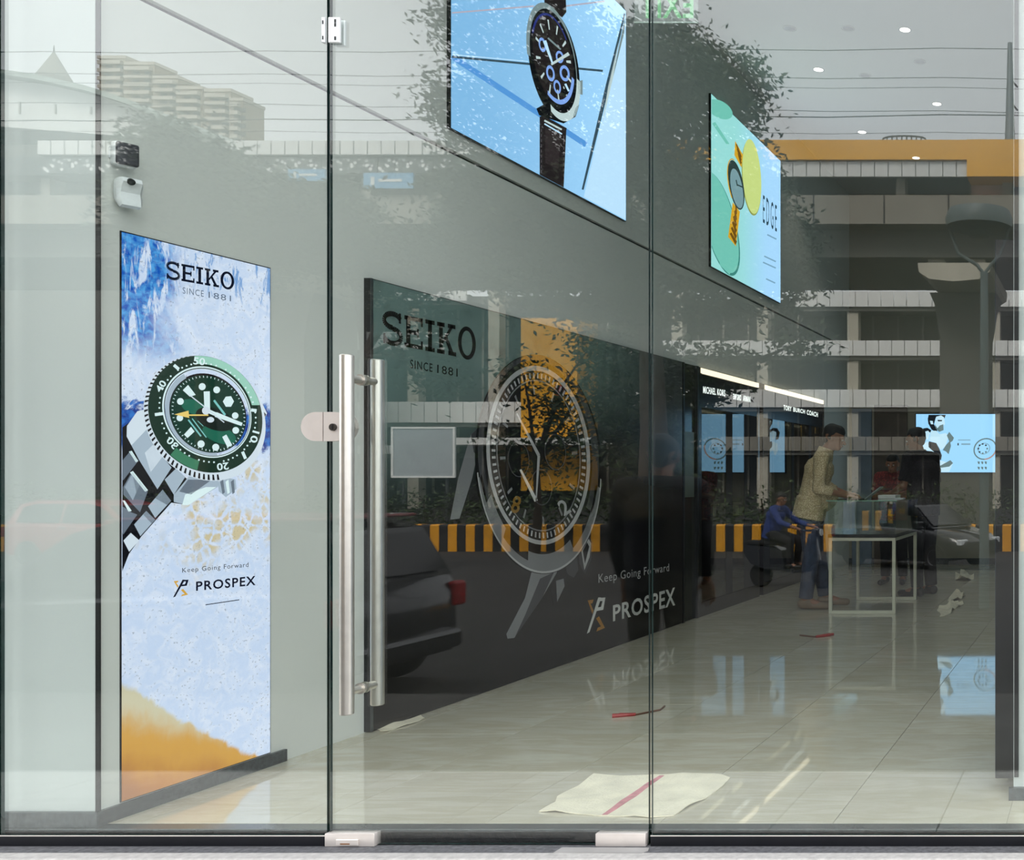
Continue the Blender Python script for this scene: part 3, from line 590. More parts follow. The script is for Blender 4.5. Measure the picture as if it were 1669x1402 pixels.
ps([(205, -300), (360, -220), (372, 90), (340, 130), (210, 40)], BR, 4); ps([(150, 800), (205, 770), (350, 850), (430, 820), (440, 860), (350, 910), (170, 850)], BK, 5)
p.ell((278, 470), 432, 176, 79, BK, 5, tr=k_); p.ring((262, 440), 428, 172, (272, 455), 398, 158, 79, ST, 6, 100, 300, 50, tr=k_); p.ring((300, 500), 400, 160, (290, 480), 360, 142, 79, LS, 6, -70, 40, 30, tr=k_)
p.ell((272, 440), 335, 140, 79, BR, 7, tr=k_); p.ring((280, 450), 325, 136, (276, 440), 300, 122, 79, PB, 8, -60, 45, 30, tr=k_); p.ring((262, 430), 340, 142, (265, 430), 322, 132, 79, IN, 8, 130, 250, 30, tr=k_)
for kk in range(12):
    aa = kk * 30 + 8; o = ellarc((272, 440), 300, 124, 79, aa - 2.2, aa + 2.2, 1); i = ellarc((272, 440), 225, 92, 79, aa - 2, aa + 2, 1); ps([o[0], o[1], i[1], i[0]], LS, 9)
for c0, r1, r2 in (((250, 540), 60, 30), ((355, 540), 60, 36), ((300, 640), 52, 26), ((190, 330), 54, 26), ((318, 420), 46, 28)): p.ring(c0, r1, r2, c0, r1 * 0.6, r2 * 0.6, 79, PB, 9, tr=k_)
p.line((205, 300), (265, 470), 26, WB, 10, tr=k_, w2=12); p.line((255, 475), (385, 395), 16, LS, 10, tr=k_, w2=26); p.line((230, 280), (325, 365), 12, ST, 10, tr=k_); ps([(330, 670), (372, 640), (380, 690), (338, 712)], BK, 10); ps([(350, 620), (365, 615), (390, 670), (378, 675)], WB, 11)
ps([(455, 600), (490, 590), (490, 700), (460, 690)], ST, 6); ps([(440, 790), (466, 770), (440, 860), (420, 855)], ST, 6)
p.build('screen_picture', s3)
s4, X, a, b, zb, zt = hscreen('lit screen of a gold bracelet watch among green discs, further along the wall', 1159, 163, 1272)
p = Print(X); p.poly([(a, zb), (b, zb), (b, zt), (a, zt)], grad_em('screen_mint_sky', (150, 214, 212), (166, 212, 250), 1, a + 0.5, b - 0.3), 1)
e_ = lambda t: (1150 + t[0] / 3.893, 150 + t[1] / 3.893); pe = lambda pts, mm, l: p.px([(max(1159.6, x), y) for x, y in map(e_, pts)], mm, l)
TE = em('screen_teal', (112, 190, 176)); TD = em('screen_teal_dark', (60, 130, 122)); YG = em('screen_yellow_green', (196, 212, 130)); YD = em('screen_olive', (140, 150, 80)); AG = em('screen_amber', (206, 158, 40)); AD = em('screen_bronze', (110, 78, 24)); DI = em('screen_grey_dial', (118, 150, 158)); DD = em('screen_dial_dark', (44, 62, 62))
pe(ellpts((92, 836), 340, 98, 76), TD, 2); pe(ellpts((88, 826), 332, 94, 76), TE, 3); pe(ellpts((88, 110), 90, 52, 30), TE, 2); pe([(40, 200), (60, 190), (150, 330), (130, 330)], TE, 2); pe([(34, 880), (60, 860), (190, 1060), (150, 1160), (90, 1100)], TE, 4)
pe(ellpts((290, 545), 240, 60, 86), YD, 2); pe(ellpts((292, 536), 238, 58, 86), YG, 3)
pe([(185, 310), (235, 400), (225, 480), (180, 400)], AG, 5); pe([(170, 700), (215, 760), (190, 980), (140, 920)], AG, 5)
for kk in range(6): pe([(150 + kk * 7, 900 - kk * 36), (160 + kk * 7, 890 - kk * 36), (196, 950 - kk * 36), (186, 970 - kk * 36)], AD, 6); 
for kk in range(3): pe([(188 + kk * 6, 330 + kk * 30), (196 + kk * 6, 330 + kk * 30), (226, 410 + kk * 20), (218, 420 + kk * 20)], AD, 6)
pe(ellpts((190, 590), 160, 46, 80), DD, 7); pe(ellpts((194, 612), 128, 36, 80), DI, 8); pe([(190, 590), (196, 585), (232, 600), (230, 608)], DD, 9); pe([(186, 560), (192, 556), (200, 595), (194, 598)], DD, 9); p.ring((188, 585), 165, 50, (188, 585), 158, 44, 80, AG, 9, 60, 200, 24, tr=e_)
p.text('EDGE', em('screen_navy', (36, 62, 78)), 4, (1243, 317, 363), (1265.6, 335, 378.6), space=1.5)
for l, r in (((1250, 378, 387), (1265, 386, 394)), ((1245, 415, 420), (1264, 424, 429)), ((1243, 425, 430), (1264, 434, 440)), ((1248, 452, 457), (1263, 459, 464))): p.line((l[0], (l[1] + l[2]) / 2), (r[0], (r[1] + r[2]) / 2), 2.2, em('screen_navy_pale', (120, 160, 186)), 4)
p.build('screen_picture', s4)

# ------------------------------------------------------------------ two built-in display cabinets further in
GOLDM = mat('warm_gold_metal', (210, 168, 84), 0.3, metal=0.8, var=0.1)
CABL = em('warm_white_strip', (255, 240, 206), 1.3); CABS = em('cabinet_screen_blue', (112, 164, 218), 0.9); LET = em('white_lit_letters', (235, 245, 240), 1.2); CINK = em('cabinet_picture_dark', (16, 24, 34)); CW = em('cabinet_picture_light', (176, 214, 236))
CBLK = mat('gloss_black_cabinet', (11, 11, 12), 0.25, var=0.2)
CABGLASS = thin_glass('cabinet_glass', 0.10, (0.55, 0.58, 0.56))
cz = lambda t: (1130 + t[0] / 7.377, 590 + t[1] / 7.377)     # close-up coordinates of the cabinets
def cabinet(name, label, xa, xb, words, mulls, posts):
    X = XP; a = wl(xa, 700, X)[0]; b = wl(xb, 700, X)[0]; XB = -3.56
    s = thing(name, label, 'display cabinet', (XL - 0.2, (a + b) / 2, 0), group='built-in watch cabinets')
    m = MB(); m.box((XB, a, 0), (XB + 0.02, b, 2.115)).box((XB + 0.02, a, 0), (X, a + 0.06, 2.115)).box((XB + 0.02, b - 0.05, 0), (X, b, 2.115)).box((XB + 0.02, a + 0.06, 0), (X, b - 0.05, 0.12)).box((XB + 0.02, a + 0.06, 2.06), (X - 0.012, b - 0.05, 2.115)); m.build('carcass', CBLK, s)
    m = MB(); m.box((X - 0.06, a + 0.0601, 1.78), (X - 0.004, b - 0.0501, 2.0599)); m.build('header', CBLK, s)
    m = MB(); m.box((X - 0.0118, a + 0.04, 2.068), (X + 0.004, b - 0.03, 2.112)); m.build('light_strip', CABL, s)
    ad = bpy.data.lights.new('cabinet_light', 'AREA'); ad.shape = 'RECTANGLE'; ad.size = 0.05; ad.size_y = b - a - 0.3; ad.energy = 0.6; ad.color = (1, 0.86, 0.62)
    ao = bpy.data.objects.new('cabinet_light', ad); C.objects.link(ao); ao.parent = s; WLOC[ao.name] = Vector((0, 0, 0)); ao.location = Vector((X - 0.08, (a + b) / 2, 1.77)) - wloc(s)
    m = MB(); m.box((XB + 0.0201, a + 0.0601, 0.78), (X - 0.006, b - 0.0501, 0.82)); m.build('shelf', CBLK, s)
    gy = lambda zx: wl(cz((zx, 0))[0], 700, X - 0.05)[0]; gz = lambda zx, zy: wl(*cz((zx, zy)), X - 0.05)[1]
    for px_, wv in mulls: yy = wl(px_, 700, X)[0]; m = MB(); m.box((X - 0.02, yy - wv, 0.125), (X + 0.002, yy + wv, 1.779)); m.build('mullion', mat('matt_black_upright', (13, 13, 13), 0.75), s)
    for z0_, z1_, t0, t1 in posts: m = MB(); m.box((X - 0.055, gy(z0_), gz(z0_, t1)), (X - 0.04, gy(z1_), gz(z0_, t0))); m.build('gold_post', GOLDM, s)
    m = MB(); m.box((X - 0.0035, a + 0.061, 0.125), (X - 0.0005, b - 0.051, 1.779)); m.build('glass_front', CABGLASS, s)
    for t_, l, r in words: lettering(s, X - 0.003, t_, LET, l, r, 1, bold=True, space=1.1)
    for kk in range(5):
        yy = a + 0.2 + (b - a - 0.4) * kk / 4; m = MB(); m.lathe([(0.04, 0), (0.04, 0.008), (0.014, 0.012), (0.014, 0.10), (0.036, 0.104), (0.036, 0.125)], (X - 0.05, yy, 0.8201), 'Z', 12); m.build('watch_stand', mat('stand_cream', (190, 176, 140), 0.5), s)
    return s
cabinet('display_cabinet', 'black built-in cabinet with warm light strip, the one nearer the street', 1139, 1238, [('MICHAEL', (1146, 629.5, 641), (1166.5, 633, 644)), ('KORS', (1169, 633.5, 644.2), (1182, 636, 646.5)), ('EMPORIO', (1195, 641.5, 651), (1208, 643.8, 653.5)), ('ARMANI', (1211, 644.3, 654), (1223, 646.5, 656))],
        [(1188.5, 0.075), (1224.5, 0.19)], [(652, 694, 640, 965), (655, 688, 1060, 1290), (392, 438, 585, 640)])
cabinet('display_cabinet', 'black built-in cabinet with warm light strip, the one further inside', 1244, 1343, [('TORY', (1277, 660, 668.5), (1290, 663, 670.6)), ('BURCH', (1293, 663.7, 671.1), (1312, 668, 674.5)), ('COACH', (1315, 668, 676), (1333, 672.5, 680))],
        [(1249.5, 0.09), (1292, 0.04), (1320, 0.05)], [(1020, 1050, 705, 1200), (1295, 1332, 745, 1090), (1465, 1500, 780, 860), (1463, 1500, 890, 1005)])
# narrow dark glazed upright between panel and cabinets
ya, yb = wl(1113, 700, XP)[0], wl(1138.5, 700, XP)[0]
s = thing('upright_panel', 'narrow dark glazed upright between the printed panel and the first cabinet', 'panel', (XL, (ya + yb) / 2, 0))
m = MB(); m.box((-3.56, ya, 0), (XP - 0.02, yb, 2.12)); m.build('upright_core', mat('dark_olive_glass', (44, 48, 42), 0.12, var=0.2), s)
m = MB(); m.box((XP - 0.0199, ya, 0), (XP + 0.004, ya + 0.03, 2.12)).box((XP - 0.0199, yb - 0.03, 0), (XP + 0.004, yb, 2.12)); m.build('upright_frame', BLACK, s)
m = MB(); m.box((XP - 0.0199, ya + 0.06, 1.02), (XP - 0.012, yb - 0.06, 1.56)); m.build('inset_strip', mat('grey_green_strip', (104, 110, 98), 0.3), s)

# ------------------------------------------------------------------ devices on the left wall
yy = 0.10
s = thing('motion_sensor', 'small white box with a rounded dark grey front, upper of two devices by the glass', 'sensor', (XL, yy, 2.32))
mt = Matrix.Translation((XL + 0.034, yy + 0.01, 2.318)) @ Matrix.Rotation(math.radians(-24), 4, 'Z')
m = MB(); m.bevbox((-0.028, -0.034, -0.043), (0.014, 0.034, 0.043), 0.014, seg=3, mtx=mt); m.build('housing', WPLAST, s, smooth=True)
m = MB(); m.bevbox((0.008, -0.031, -0.039), (0.024, 0.031, 0.039), 0.013, seg=3, mtx=mt); m.build('dark_front', mat('dark_sensor_face', (62, 62, 68), 0.45), s, smooth=True)
m = MB(); m.box((XL + 0.0002, yy - 0.015, 2.30), (XL + 0.012, yy + 0.015, 2.34)); m.build('mount', WPLAST, s)
s = thing('security_camera', 'small white curved security camera below the dark-fronted sensor', 'camera', (XL, 0.12, 2.19))
m = MB(); pr = [(0.0, 0.05), (0.03, 0.052), (0.055, 0.05), (0.062, 0.035), (0.05, 0.018), (0.043, 0.0), (0.05, -0.02), (0.052, -0.045), (0.035, -0.052), (0.012, -0.035), (0.0, -0.015)]
mt = Matrix.Translation((XL + 0.012, 0.13, 2.185)) @ Matrix.Rotation(math.radians(-25), 4, 'Z')
n = len(pr); vs = [mt @ Vector((a, -0.026, b)) for a, b in pr] + [mt @ Vector((a, 0.026, b)) for a, b in pr] + [mt @ Vector((0.5 * a + 0.012, -0.034, b * 0.72)) for a, b in pr] + [mt @ Vector((0.5 * a + 0.012, 0.034, b * 0.72)) for a, b in pr]
fs = [(i, (i + 1) % n, n + (i + 1) % n, n + i) for i in range(n)] + [(2 * n + i, 2 * n + (i + 1) % n, (i + 1) % n, i) for i in range(n)] + [(n + i, n + (i + 1) % n, 3 * n + (i + 1) % n, 3 * n + i) for i in range(n)] + [tuple(range(2 * n, 3 * n)), tuple(range(4 * n - 1, 3 * n - 1, -1))]
m.add(vs, fs); m.build('housing', WPLAST, s, smooth=True)
m = MB(); m.tube(mt @ Vector((0.05, -0.004, 0.04)), mt @ Vector((0.066, -0.006, 0.034)), 0.011, n=14); m.build('lens', BLACK, s, smooth=True)
m = MB(); m.tube((XL + 0.0002, 0.13, 2.19), (XL + 0.014, 0.13, 2.19), 0.022, n=16); m.build('mount', WPLAST, s)

# ------------------------------------------------------------------ hanging exit sign, seen from behind
dd = 4.6; a = P(1034, 36, dd); b = P(1138, 36, dd); y = a.y
s = thing('exit_sign', 'clear hanging exit sign with green letters seen from behind', 'sign', ((a.x + b.x) / 2, y, a.z))
m = MB(); m.box((a.x, y - 0.003, a.z), (b.x, y + 0.003, a.z + 0.17)); m.build('acrylic_plate', CASEGLASS, s)
m = MB(); m.box((a.x, y - 0.004, a.z - 0.005), (b.x, y + 0.004, a.z)); m.build('plate_edge', mat('pale_edge', (196, 214, 206), 0.3), s)
vs, fs = textmesh('EXIT', True, 1.1); m = MB(); w_ = (b.x - a.x) * 0.84; x0 = b.x - (b.x - a.x) * 0.08
for f in fs: m.add([(x0 - vs[i][0] * w_, y + 0.0038, a.z + 0.02 + vs[i][1] * 0.115) for i in f], [tuple(range(len(f)))])
m.build('lettering', em('exit_green', (96, 190, 116), 0.7), s)
for x in (a.x + 0.05, b.x - 0.05): m = MB(); m.tube((x, y, a.z + 0.171), (x, y, ZC), 0.004, n=8); m.build('rod', STEEL, s)

# ------------------------------------------------------------------ ceiling downlights
LAMP = em('downlight_glow', (255, 250, 240), 3.0); OFF = mat('unlit_lens', (150, 156, 160), 0.3)
def downlight(px, py, lit, label, energy=12):
    d = (ZC - CH) * F / (PY - py); q = P(px, py, d)
    s = thing('downlight', label, 'ceiling light', (q.x, q.y, ZC), group='lit ceiling downlights' if lit else 'unlit ceiling downlights')
    m = MB(); m.lathe([(0.05, 0), (0.056, -0.003), (0.056, -0.0005), (0.048, -0.004)], (q.x, q.y, ZC - 0.0002), 'Z', 24); m.build('trim_ring', WHITE, s, smooth=True)
    m = MB(); m.lathe([(0.0, -0.004), (0.044, -0.0045), (0.036, -0.0065), (0.0, -0.0075)], (q.x, q.y, ZC), 'Z', 24); m.build('lens', LAMP if lit else OFF, s, smooth=True)
    if lit:
        l = bpy.data.lights.new('downlight_lamp', 'SPOT'); l.energy = energy; l.spot_size = math.radians(95); l.spot_blend = 0.6; l.shadow_soft_size = 0.05; l.color = (1.0, 0.93, 0.82)
        o = bpy.data.objects.new('downlight_lamp', l); C.objects.link(o); o.parent = s; o.location = (0, 0, -0.02)
for t in (((1475, 48), 'brightly lit downlight nearest the street, in the row by the black screen edge'), ((1334, 113), 'brightly lit downlight nearest the street, in the row by the wall screens'), ((1527, 169), 'second lit downlight from the street, in the right-hand row'),
          ((1405, 215), 'second lit downlight from the street, in the row by the wall screens'), ((1493, 257), 'lit downlight deepest in the shop, over the yellow reflection')): downlight(*t[0], True, t[1])
for t in (((1410, 123), 'unlit downlight between the two nearer lit ones'), ((1287, 46), 'unlit downlight at the top, leftmost of the ceiling'), ((1382, 46), 'unlit downlight at the top, left of the nearest lit one'), ((1499, 100), 'unlit downlight between the two lit ones of the right-hand row')): downlight(*t[0], False, t[1])

# ------------------------------------------------------------------ black screen edge on the right partition
s = thing('lightbox_screen', 'tall black-sided screen seen edge-on at the right partition', 'screen', (XR, 0.7, 0.05))
m = MB(); m.bevbox((-0.4135, 0.41, 0.052), (XR - 0.0002, 1.04, 2.094), 0.002); m.build('screen_case', BLACK, s)
m = MB(); m.box((-0.4145, 0.42, 0.06), (-0.4136, 1.03, 2.084)); m.build('lit_face', em('side_screen', (120, 150, 190), 0.8), s)

# ------------------------------------------------------------------ television on the back wall
YT = YB - 0.05; dT = YT + CD - 0.001
a = P(1493, 675, dT); b = P(1664, 770, dT)
s = thing('television', 'wide lit television on the back wall showing two people and a watch', 'television', ((a.x + b.x) / 2, YB, b.z))
m = MB(); m.bevbox((a.x - 0.012, YT, b.z - 0.012), (b.x + 0.012, YB - 0.0003, a.z + 0.012), 0.004); m.build('case', BLACK, s)
m = MB(); tvl = [em('tv_light_blue', (150, 206, 246), 1.05), em('tv_dark', (22, 28, 34)), em('tv_pale', (190, 224, 242)), em('tv_grey', (92, 116, 120)), em('tv_mid', (120, 158, 178)), em('tv_copper', (170, 140, 136))]
def tv(pts, mi, l):
    q = [P(1480 + x / 10.43, 660 + y_ / 10.43, dT) for x, y_ in pts]; m.add([(v.x, YT - 0.0006 * l, v.z) for v in q], [tuple(range(len(q)))], mi)
m.add([(a.x, YT - 0.0004, b.z), (b.x, YT - 0.0004, b.z), (b.x, YT - 0.0004, a.z), (a.x, YT - 0.0004, a.z)], [(0, 1, 2, 3)], 0)
tv([(350, 170), (640, 170), (620, 230), (590, 210), (470, 220), (440, 330), (500, 440), (480, 470), (400, 420), (345, 320), (335, 240)], 1, 2); tv([(480, 200), (560, 180), (610, 210), (620, 270), (630, 330), (600, 350), (605, 430), (540, 450), (480, 400), (455, 300)], 2, 3)
tv([(500, 255), (580, 258), (575, 280), (510, 280)], 1, 4); tv([(540, 350), (600, 330), (605, 430), (530, 460), (470, 400), (455, 330), (500, 400)], 3, 4); tv([(370, 270), (420, 275), (430, 330), (390, 330)], 2, 4)
tv([(390, 440), (480, 440), (540, 500), (640, 480), (690, 520), (640, 700), (560, 770), (480, 650), (360, 610)], 2, 3); tv([(660, 520), (700, 460), (780, 560), (760, 610), (720, 640), (730, 700), (690, 840), (640, 790), (590, 770), (640, 690), (700, 620)], 3, 4)
tv([(215, 470), (260, 400), (330, 390), (395, 430), (380, 470), (300, 450), (280, 500), (290, 600), (240, 580)], 1, 4); tv([(280, 460), (340, 440), (380, 480), (350, 560), (340, 600), (300, 570), (275, 520)], 2, 5)
tv([(255, 660), (340, 620), (350, 700), (330, 780), (300, 870), (255, 790)], 2, 4); tv([(355, 620), (480, 650), (530, 740), (575, 860), (560, 940), (470, 900), (380, 780), (340, 690)], 1, 4); tv([(330, 700), (450, 810), (430, 850), (320, 760)], 2, 5)
tv([(480, 930), (760, 1000), (700, 1140), (515, 1140)], 2, 3); tv([(520, 1050), (720, 940), (765, 990), (700, 1050), (560, 1070)], 3, 4)
def tring(c, rx, ry, w_, mi, l, t0=0, t1=360, rot=-30):
    o = ellarc(c, rx, ry, rot, t0, t1, 32); i = ellarc(c, rx - w_, ry - w_, rot, t0, t1, 32)
    for k in range(32): tv([o[k], o[k + 1], i[k + 1], i[k]], mi, l)
tring((1310, 750), 205, 180, 22, 3, 3); tring((1310, 750), 206, 181, 24, 5, 4, 10, 120); tring((1290, 745), 110, 95, 14, 4, 3)
for k in range(8): o = ellarc((1270, 745), 75, 80, 0, k * 45, k * 45, 1)[0]; tv([(o[0] - 14, o[1] - 12), (o[0] + 14, o[1] - 16), (o[0] + 14, o[1] + 12), (o[0] - 14, o[1] + 14)], 1 if k > 2 else 3, 5)
for k in range(6): tv([(1180 + 60 * (k % 3), 960 + 90 * (k // 3)), (1220 + 60 * (k % 3), 965 + 90 * (k // 3)), (1215 + 60 * (k % 3), 1010 + 90 * (k // 3)), (1190 + 60 * (k % 3), 1000 + 90 * (k // 3))], 3, 3)
tv([(840, 650), (862, 650), (862, 690), (840, 690)], 1, 3); tv([(905, 655), (1060, 655), (1060, 682), (905, 682)], 4, 3); tv([(850, 590), (1060, 590), (1060, 606), (850, 606)], 4, 2)
m.build('screen_picture', tvl, s)
# doors and panels on the back wall
a = P(1388, 690, dT); b = P(1420, 919, dT)
m = MB(); m.bevbox((a.x, YB - 0.04, 0), (b.x, YB - 0.0003, 2.1), 0.004); struct('door_2', m, mat('blue_grey_door', (104, 118, 134), 0.5))
a = P(1424, 690, dT); b = P(1478, 919, dT)
m = MB(); m.box((a.x, YB - 0.03, 0), (b.x, YB - 0.0003, 2.15)); struct('door_3', m, mat('dark_walnut', (70, 58, 46), 0.45, var=0.3, scale=4))

# ------------------------------------------------------------------ glass-topped counter on a white tube frame
CR = mat('cream_enamel_tube', (206, 204, 184), 0.35, var=0.05)
x0, x1, ya, yb, zf = -2.375, -1.825, 5.33, 6.30, 0.66; r = 0.014
s = thing('display_counter', 'glass-topped counter on a cream square-tube frame between the two men', 'counter', ((x0 + x1) / 2, (ya + yb) / 2, 0))
for x in (x0, x1):
    for y in (ya, yb): m = MB(); m.bevbox((x - r, y - r, 0), (x + r, y + r, zf), 0.002); m.build('leg', CR, s)
for y in (ya, yb):
    m = MB(); m.bevbox((x0 + r, y - r, 0.0), (x1 - r, y + r, 2 * r), 0.002); m.build('bottom_rail', CR, s)
    m = MB(); m.bevbox((x0 + r, y - r, zf - 2 * r), (x1 - r, y + r, zf), 0.002); m.build('top_rail', CR, s)
for x in (x0, x1): m = MB(); m.bevbox((x - r, ya + r, zf - 2 * r), (x + r, yb - r, zf), 0.002); m.build('side_rail', CR, s)
m = MB(); m.bevbox((x0 - 0.02, ya - 0.02, zf + 0.0002), (x1 + 0.02, yb + 0.02, zf + 0.03), 0.003); m.build('deck', mat('dark_counter_deck', (26, 28, 28), 0.25), s)
for (p0, p1) in (((x0 - 0.02, ya - 0.02, zf + 0.0301), (x1 + 0.02, ya - 0.014, 0.975)), ((x0 - 0.02, yb + 0.014, zf + 0.0301), (x1 + 0.02, yb + 0.02, 0.975)), ((x0 - 0.02, ya - 0.0138, zf + 0.0301), (x0 - 0.014, yb + 0.0138, 0.975)), ((x1 + 0.014, ya - 0.0138, zf + 0.0301), (x1 + 0.02, yb + 0.0138, 0.975))):
    m = MB(); m.box(p0, p1); m.build('glass_side', CASEGLASS, s)
m = MB(); m.box((x0 - 0.03, ya - 0.03, 0.9752), (x1 + 0.03, yb + 0.03, 0.985)); m.build('glass_top', thin_glass('green_glass_top', 0.06, (0.75, 0.88, 0.82)), s)
m = MB(); m.box((x0 - 0.032, ya - 0.033, 0.9752), (x1 + 0.032, ya - 0.0302, 0.985)); m.build('top_edge', mat('green_glass_edge', (120, 160, 140), 0.2), s)
ct = 0.9852
def tagp(o, l, c, g=None): return tag(o, l, c, g)
m = MB(); m.bevbox((-2.06, 5.75, ct), (-1.90, 5.98, ct + 0.035), 0.004); m.build('carton', mat('white_card', (206, 204, 200), 0.6), label='small white box on the counter by the dark-shirted man', cat='box')
m = MB(); m.bevbox((-1.86 - 0.02, 5.62, ct), (-1.80, 5.70, ct + 0.012), 0.003, seg=2); m.build('mobile_phone', mat('white_phone', (214, 214, 216), 0.3), label='pale mobile phone at the counter edge near the television', cat='phone')
m = MB(); m.bevbox((-2.33, 5.35, ct), (-2.12, 5.58, ct + 0.01), 0.003); m.build('display_tray', mat('black_velvet', (22, 22, 24), 0.9), label='black velvet tray in front of the man in jeans', cat='tray')
mt = Matrix.Translation((-2.02, 5.42, ct + 0.06)) @ Matrix.Rotation(math.radians(-38), 4, 'Y'); m = MB(); m.bevbox((-0.09, -0.06, -0.004), (0.09, 0.06, 0.004), 0.003, mtx=mt); m.build('clipboard', mat('pale_card', (150, 160, 158), 0.5), label='tilted pale card propped on the counter beside his hands', cat='card')

# ------------------------------------------------------------------ things on the floor
def sheet(outline, h=0.012, step=0.03, seed=0):            # crumpled cloth: outline (x, y) on the floor
    xs_ = [p[0] for p in outline]; ys_ = [p[1] for p in outline]
    def inside(x, y):
        c = False; n = len(outline); j = n - 1
        for i in range(n):
            xi, yi = outline[i]; xj, yj = outline[j]
            if (yi > y) != (yj > y) and x < (xj - xi) * (y - yi) / (yj - yi) + xi: c = not c
            j = i
        return c
    bm = bmesh.new(); vs = [bm.verts.new((x, y, 0)) for x, y in outline]; bm.faces.new(vs)
    x = min(xs_) + step
    while x < max(xs_): bmesh.ops.bisect_plane(bm, geom=bm.verts[:] + bm.edges[:] + bm.faces[:], plane_co=(x, 0, 0), plane_no=(1, 0, 0)); x += step
    y = min(ys_) + step
    while y < max(ys_): bmesh.ops.bisect_plane(bm, geom=bm.verts[:] + bm.edges[:] + bm.faces[:], plane_co=(0, y, 0), plane_no=(0, 1, 0)); y += step
    for v in bm.verts: v.co.z = 0.004 + max(0, noise.noise(Vector((v.co.x * 6 + seed, v.co.y * 6, 0)))) * h + max(0, noise.noise(Vector((v.co.x * 17 + seed, v.co.y * 9, 3)))) * h * 0.5
    r_ = bmesh.ops.extrude_face_region(bm, geom=bm.faces[:])
    for e in r_['geom']:
        if isinstance(e, bmesh.types.BMVert): e.co.z -= 0.0035
    bmesh.ops.recalc_face_normals(bm, faces=bm.faces[:]); return bm
CLOTH = mat('unbleached_cotton', (232, 222, 198), 0.9, var=0.12, scale=9, bump=0.4, bscale=90)
o_ = [fl(*t) for t in ((878, 1324), (905, 1312), (908, 1300), (940, 1284), (968, 1265.5), (1010, 1266), (1078, 1264), (1100, 1263), (1176, 1265), (1190, 1269), (1180, 1281), (1150, 1303), (1122, 1316), (1098, 1331), (1060, 1334), (1034, 1332.5), (980, 1331), (920, 1326.5))]
bm = sheet([(v.x, v.y) for v in o_], 0.014); m = MB().addbm(bm); cloth = m.build('floor_cloth', CLOTH, smooth=True, label='flat unbleached cotton cloth with a pink stripe on the tiles behind the door', cat='cloth')
sl = [fl(*t) for t in ((981, 1330.5), (990, 1330), (1034, 1303), (1062, 1281), (1083, 1266), (1075, 1266), (1050, 1282), (1020, 1302))]
m = MB(); tmp = MB().addbm(sheet([(v.x, v.y) for v in sl], 0.014)); m.add([(v[0], v[1], v[2] + 0.0012) for v in tmp.v], tmp.f); m.build('stripe', mat('faded_pink_stripe', (202, 128, 134), 0.9, var=0.3, scale=30), cloth)
RED = mat('red_plastic', (150, 34, 30), 0.45); ROD = mat('dull_brown_rod', (96, 62, 44), 0.5)
def tool(pts, label, k=1.0):
    q = [fl(*t) for t in pts]; c = q[0]; s = thing('hand_tool', label, 'tool', (c.x, c.y, 0), group='red tools on the floor')
    m = MB(); m.path([v + Vector((0, 0, 0.008 * k)) for v in q[:2]], [0.012 * k, 0.008 * k], 8); m.path([q[0] + Vector((0.02, 0.03, 0.008 * k)), q[1] + Vector((0, 0, 0.008 * k))], [0.009 * k, 0.007 * k], 8); m.build('grip', RED, s, smooth=True)
    m = MB(); m.path([v + Vector((0, 0, 0.006 * k)) for v in q[1:]], 0.005 * k, 8); m.build('rod', ROD, s, smooth=True)
tool([(998, 1170), (1036, 1167), (1076, 1159), (1083, 1153)], 'red-gripped tool with a thin rod lying on the tiles beyond the cloth')
tool([(1352, 1037), (1330, 1040), (1304, 1037)], 'small red tool on the tiles in front of the counter', 1.2)
# white rag against the foot of the printed panel
q = [fl(*t) for t in ((614, 1190), (640, 1181), (668, 1173), (686, 1168), (693, 1172), (680, 1178), (650, 1187), (625, 1195))]
bm = sheet([(v.x, v.y) for v in q], 0.05, 0.02, 5); m = MB().addbm(bm); m.build('rag', CLOTH, smooth=True, label='twisted white rag at the foot of the dark printed panel', cat='cloth')
PAPER = mat('crumpled_paper', (214, 206, 182), 0.8, var=0.12, scale=20)
for k, (c0, sz, lab) in enumerate((((1572, 941), 26, 'crumpled pale paper deepest in the shop, under the television'), ((1557, 975), 22, 'crumpled pale paper on the tiles right of the counter'), ((1546, 994), 34, 'strip of pale wrapping on the tiles nearest the counter'))):
    o_ = [fl(c0[0] + sz * math.cos(a) * (0.55 + 0.2 * math.sin(3 * a + k)), c0[1] + sz * 0.26 * math.sin(a) - sz * 0.12 * math.cos(a) * k) for a in [i * 0.628 for i in range(10)]]
    bm = sheet([(v.x, v.y) for v in o_], 0.09, 0.05, 9 * k + 2); MB().addbm(bm).build('paper_scrap', PAPER, label=lab, cat='paper', group='paper scraps on the tiles')

q = [P(t[0], t[1], 1.248 * F / (t[1] - PY)) for t in ((902, 1391), (916, 1382.5), (1058, 1383), (1056, 1388), (1046, 1391.5))]
m = MB(); m.prism([(v.x, min(v.y, -0.0225)) for v in q], -0.0478, -0.0455, 'Z'); m.build('card_strip', mat('pale_grey_card', (142, 140, 138), 0.7), label='flat strip of pale card on the ledge below the door corner', cat='card')

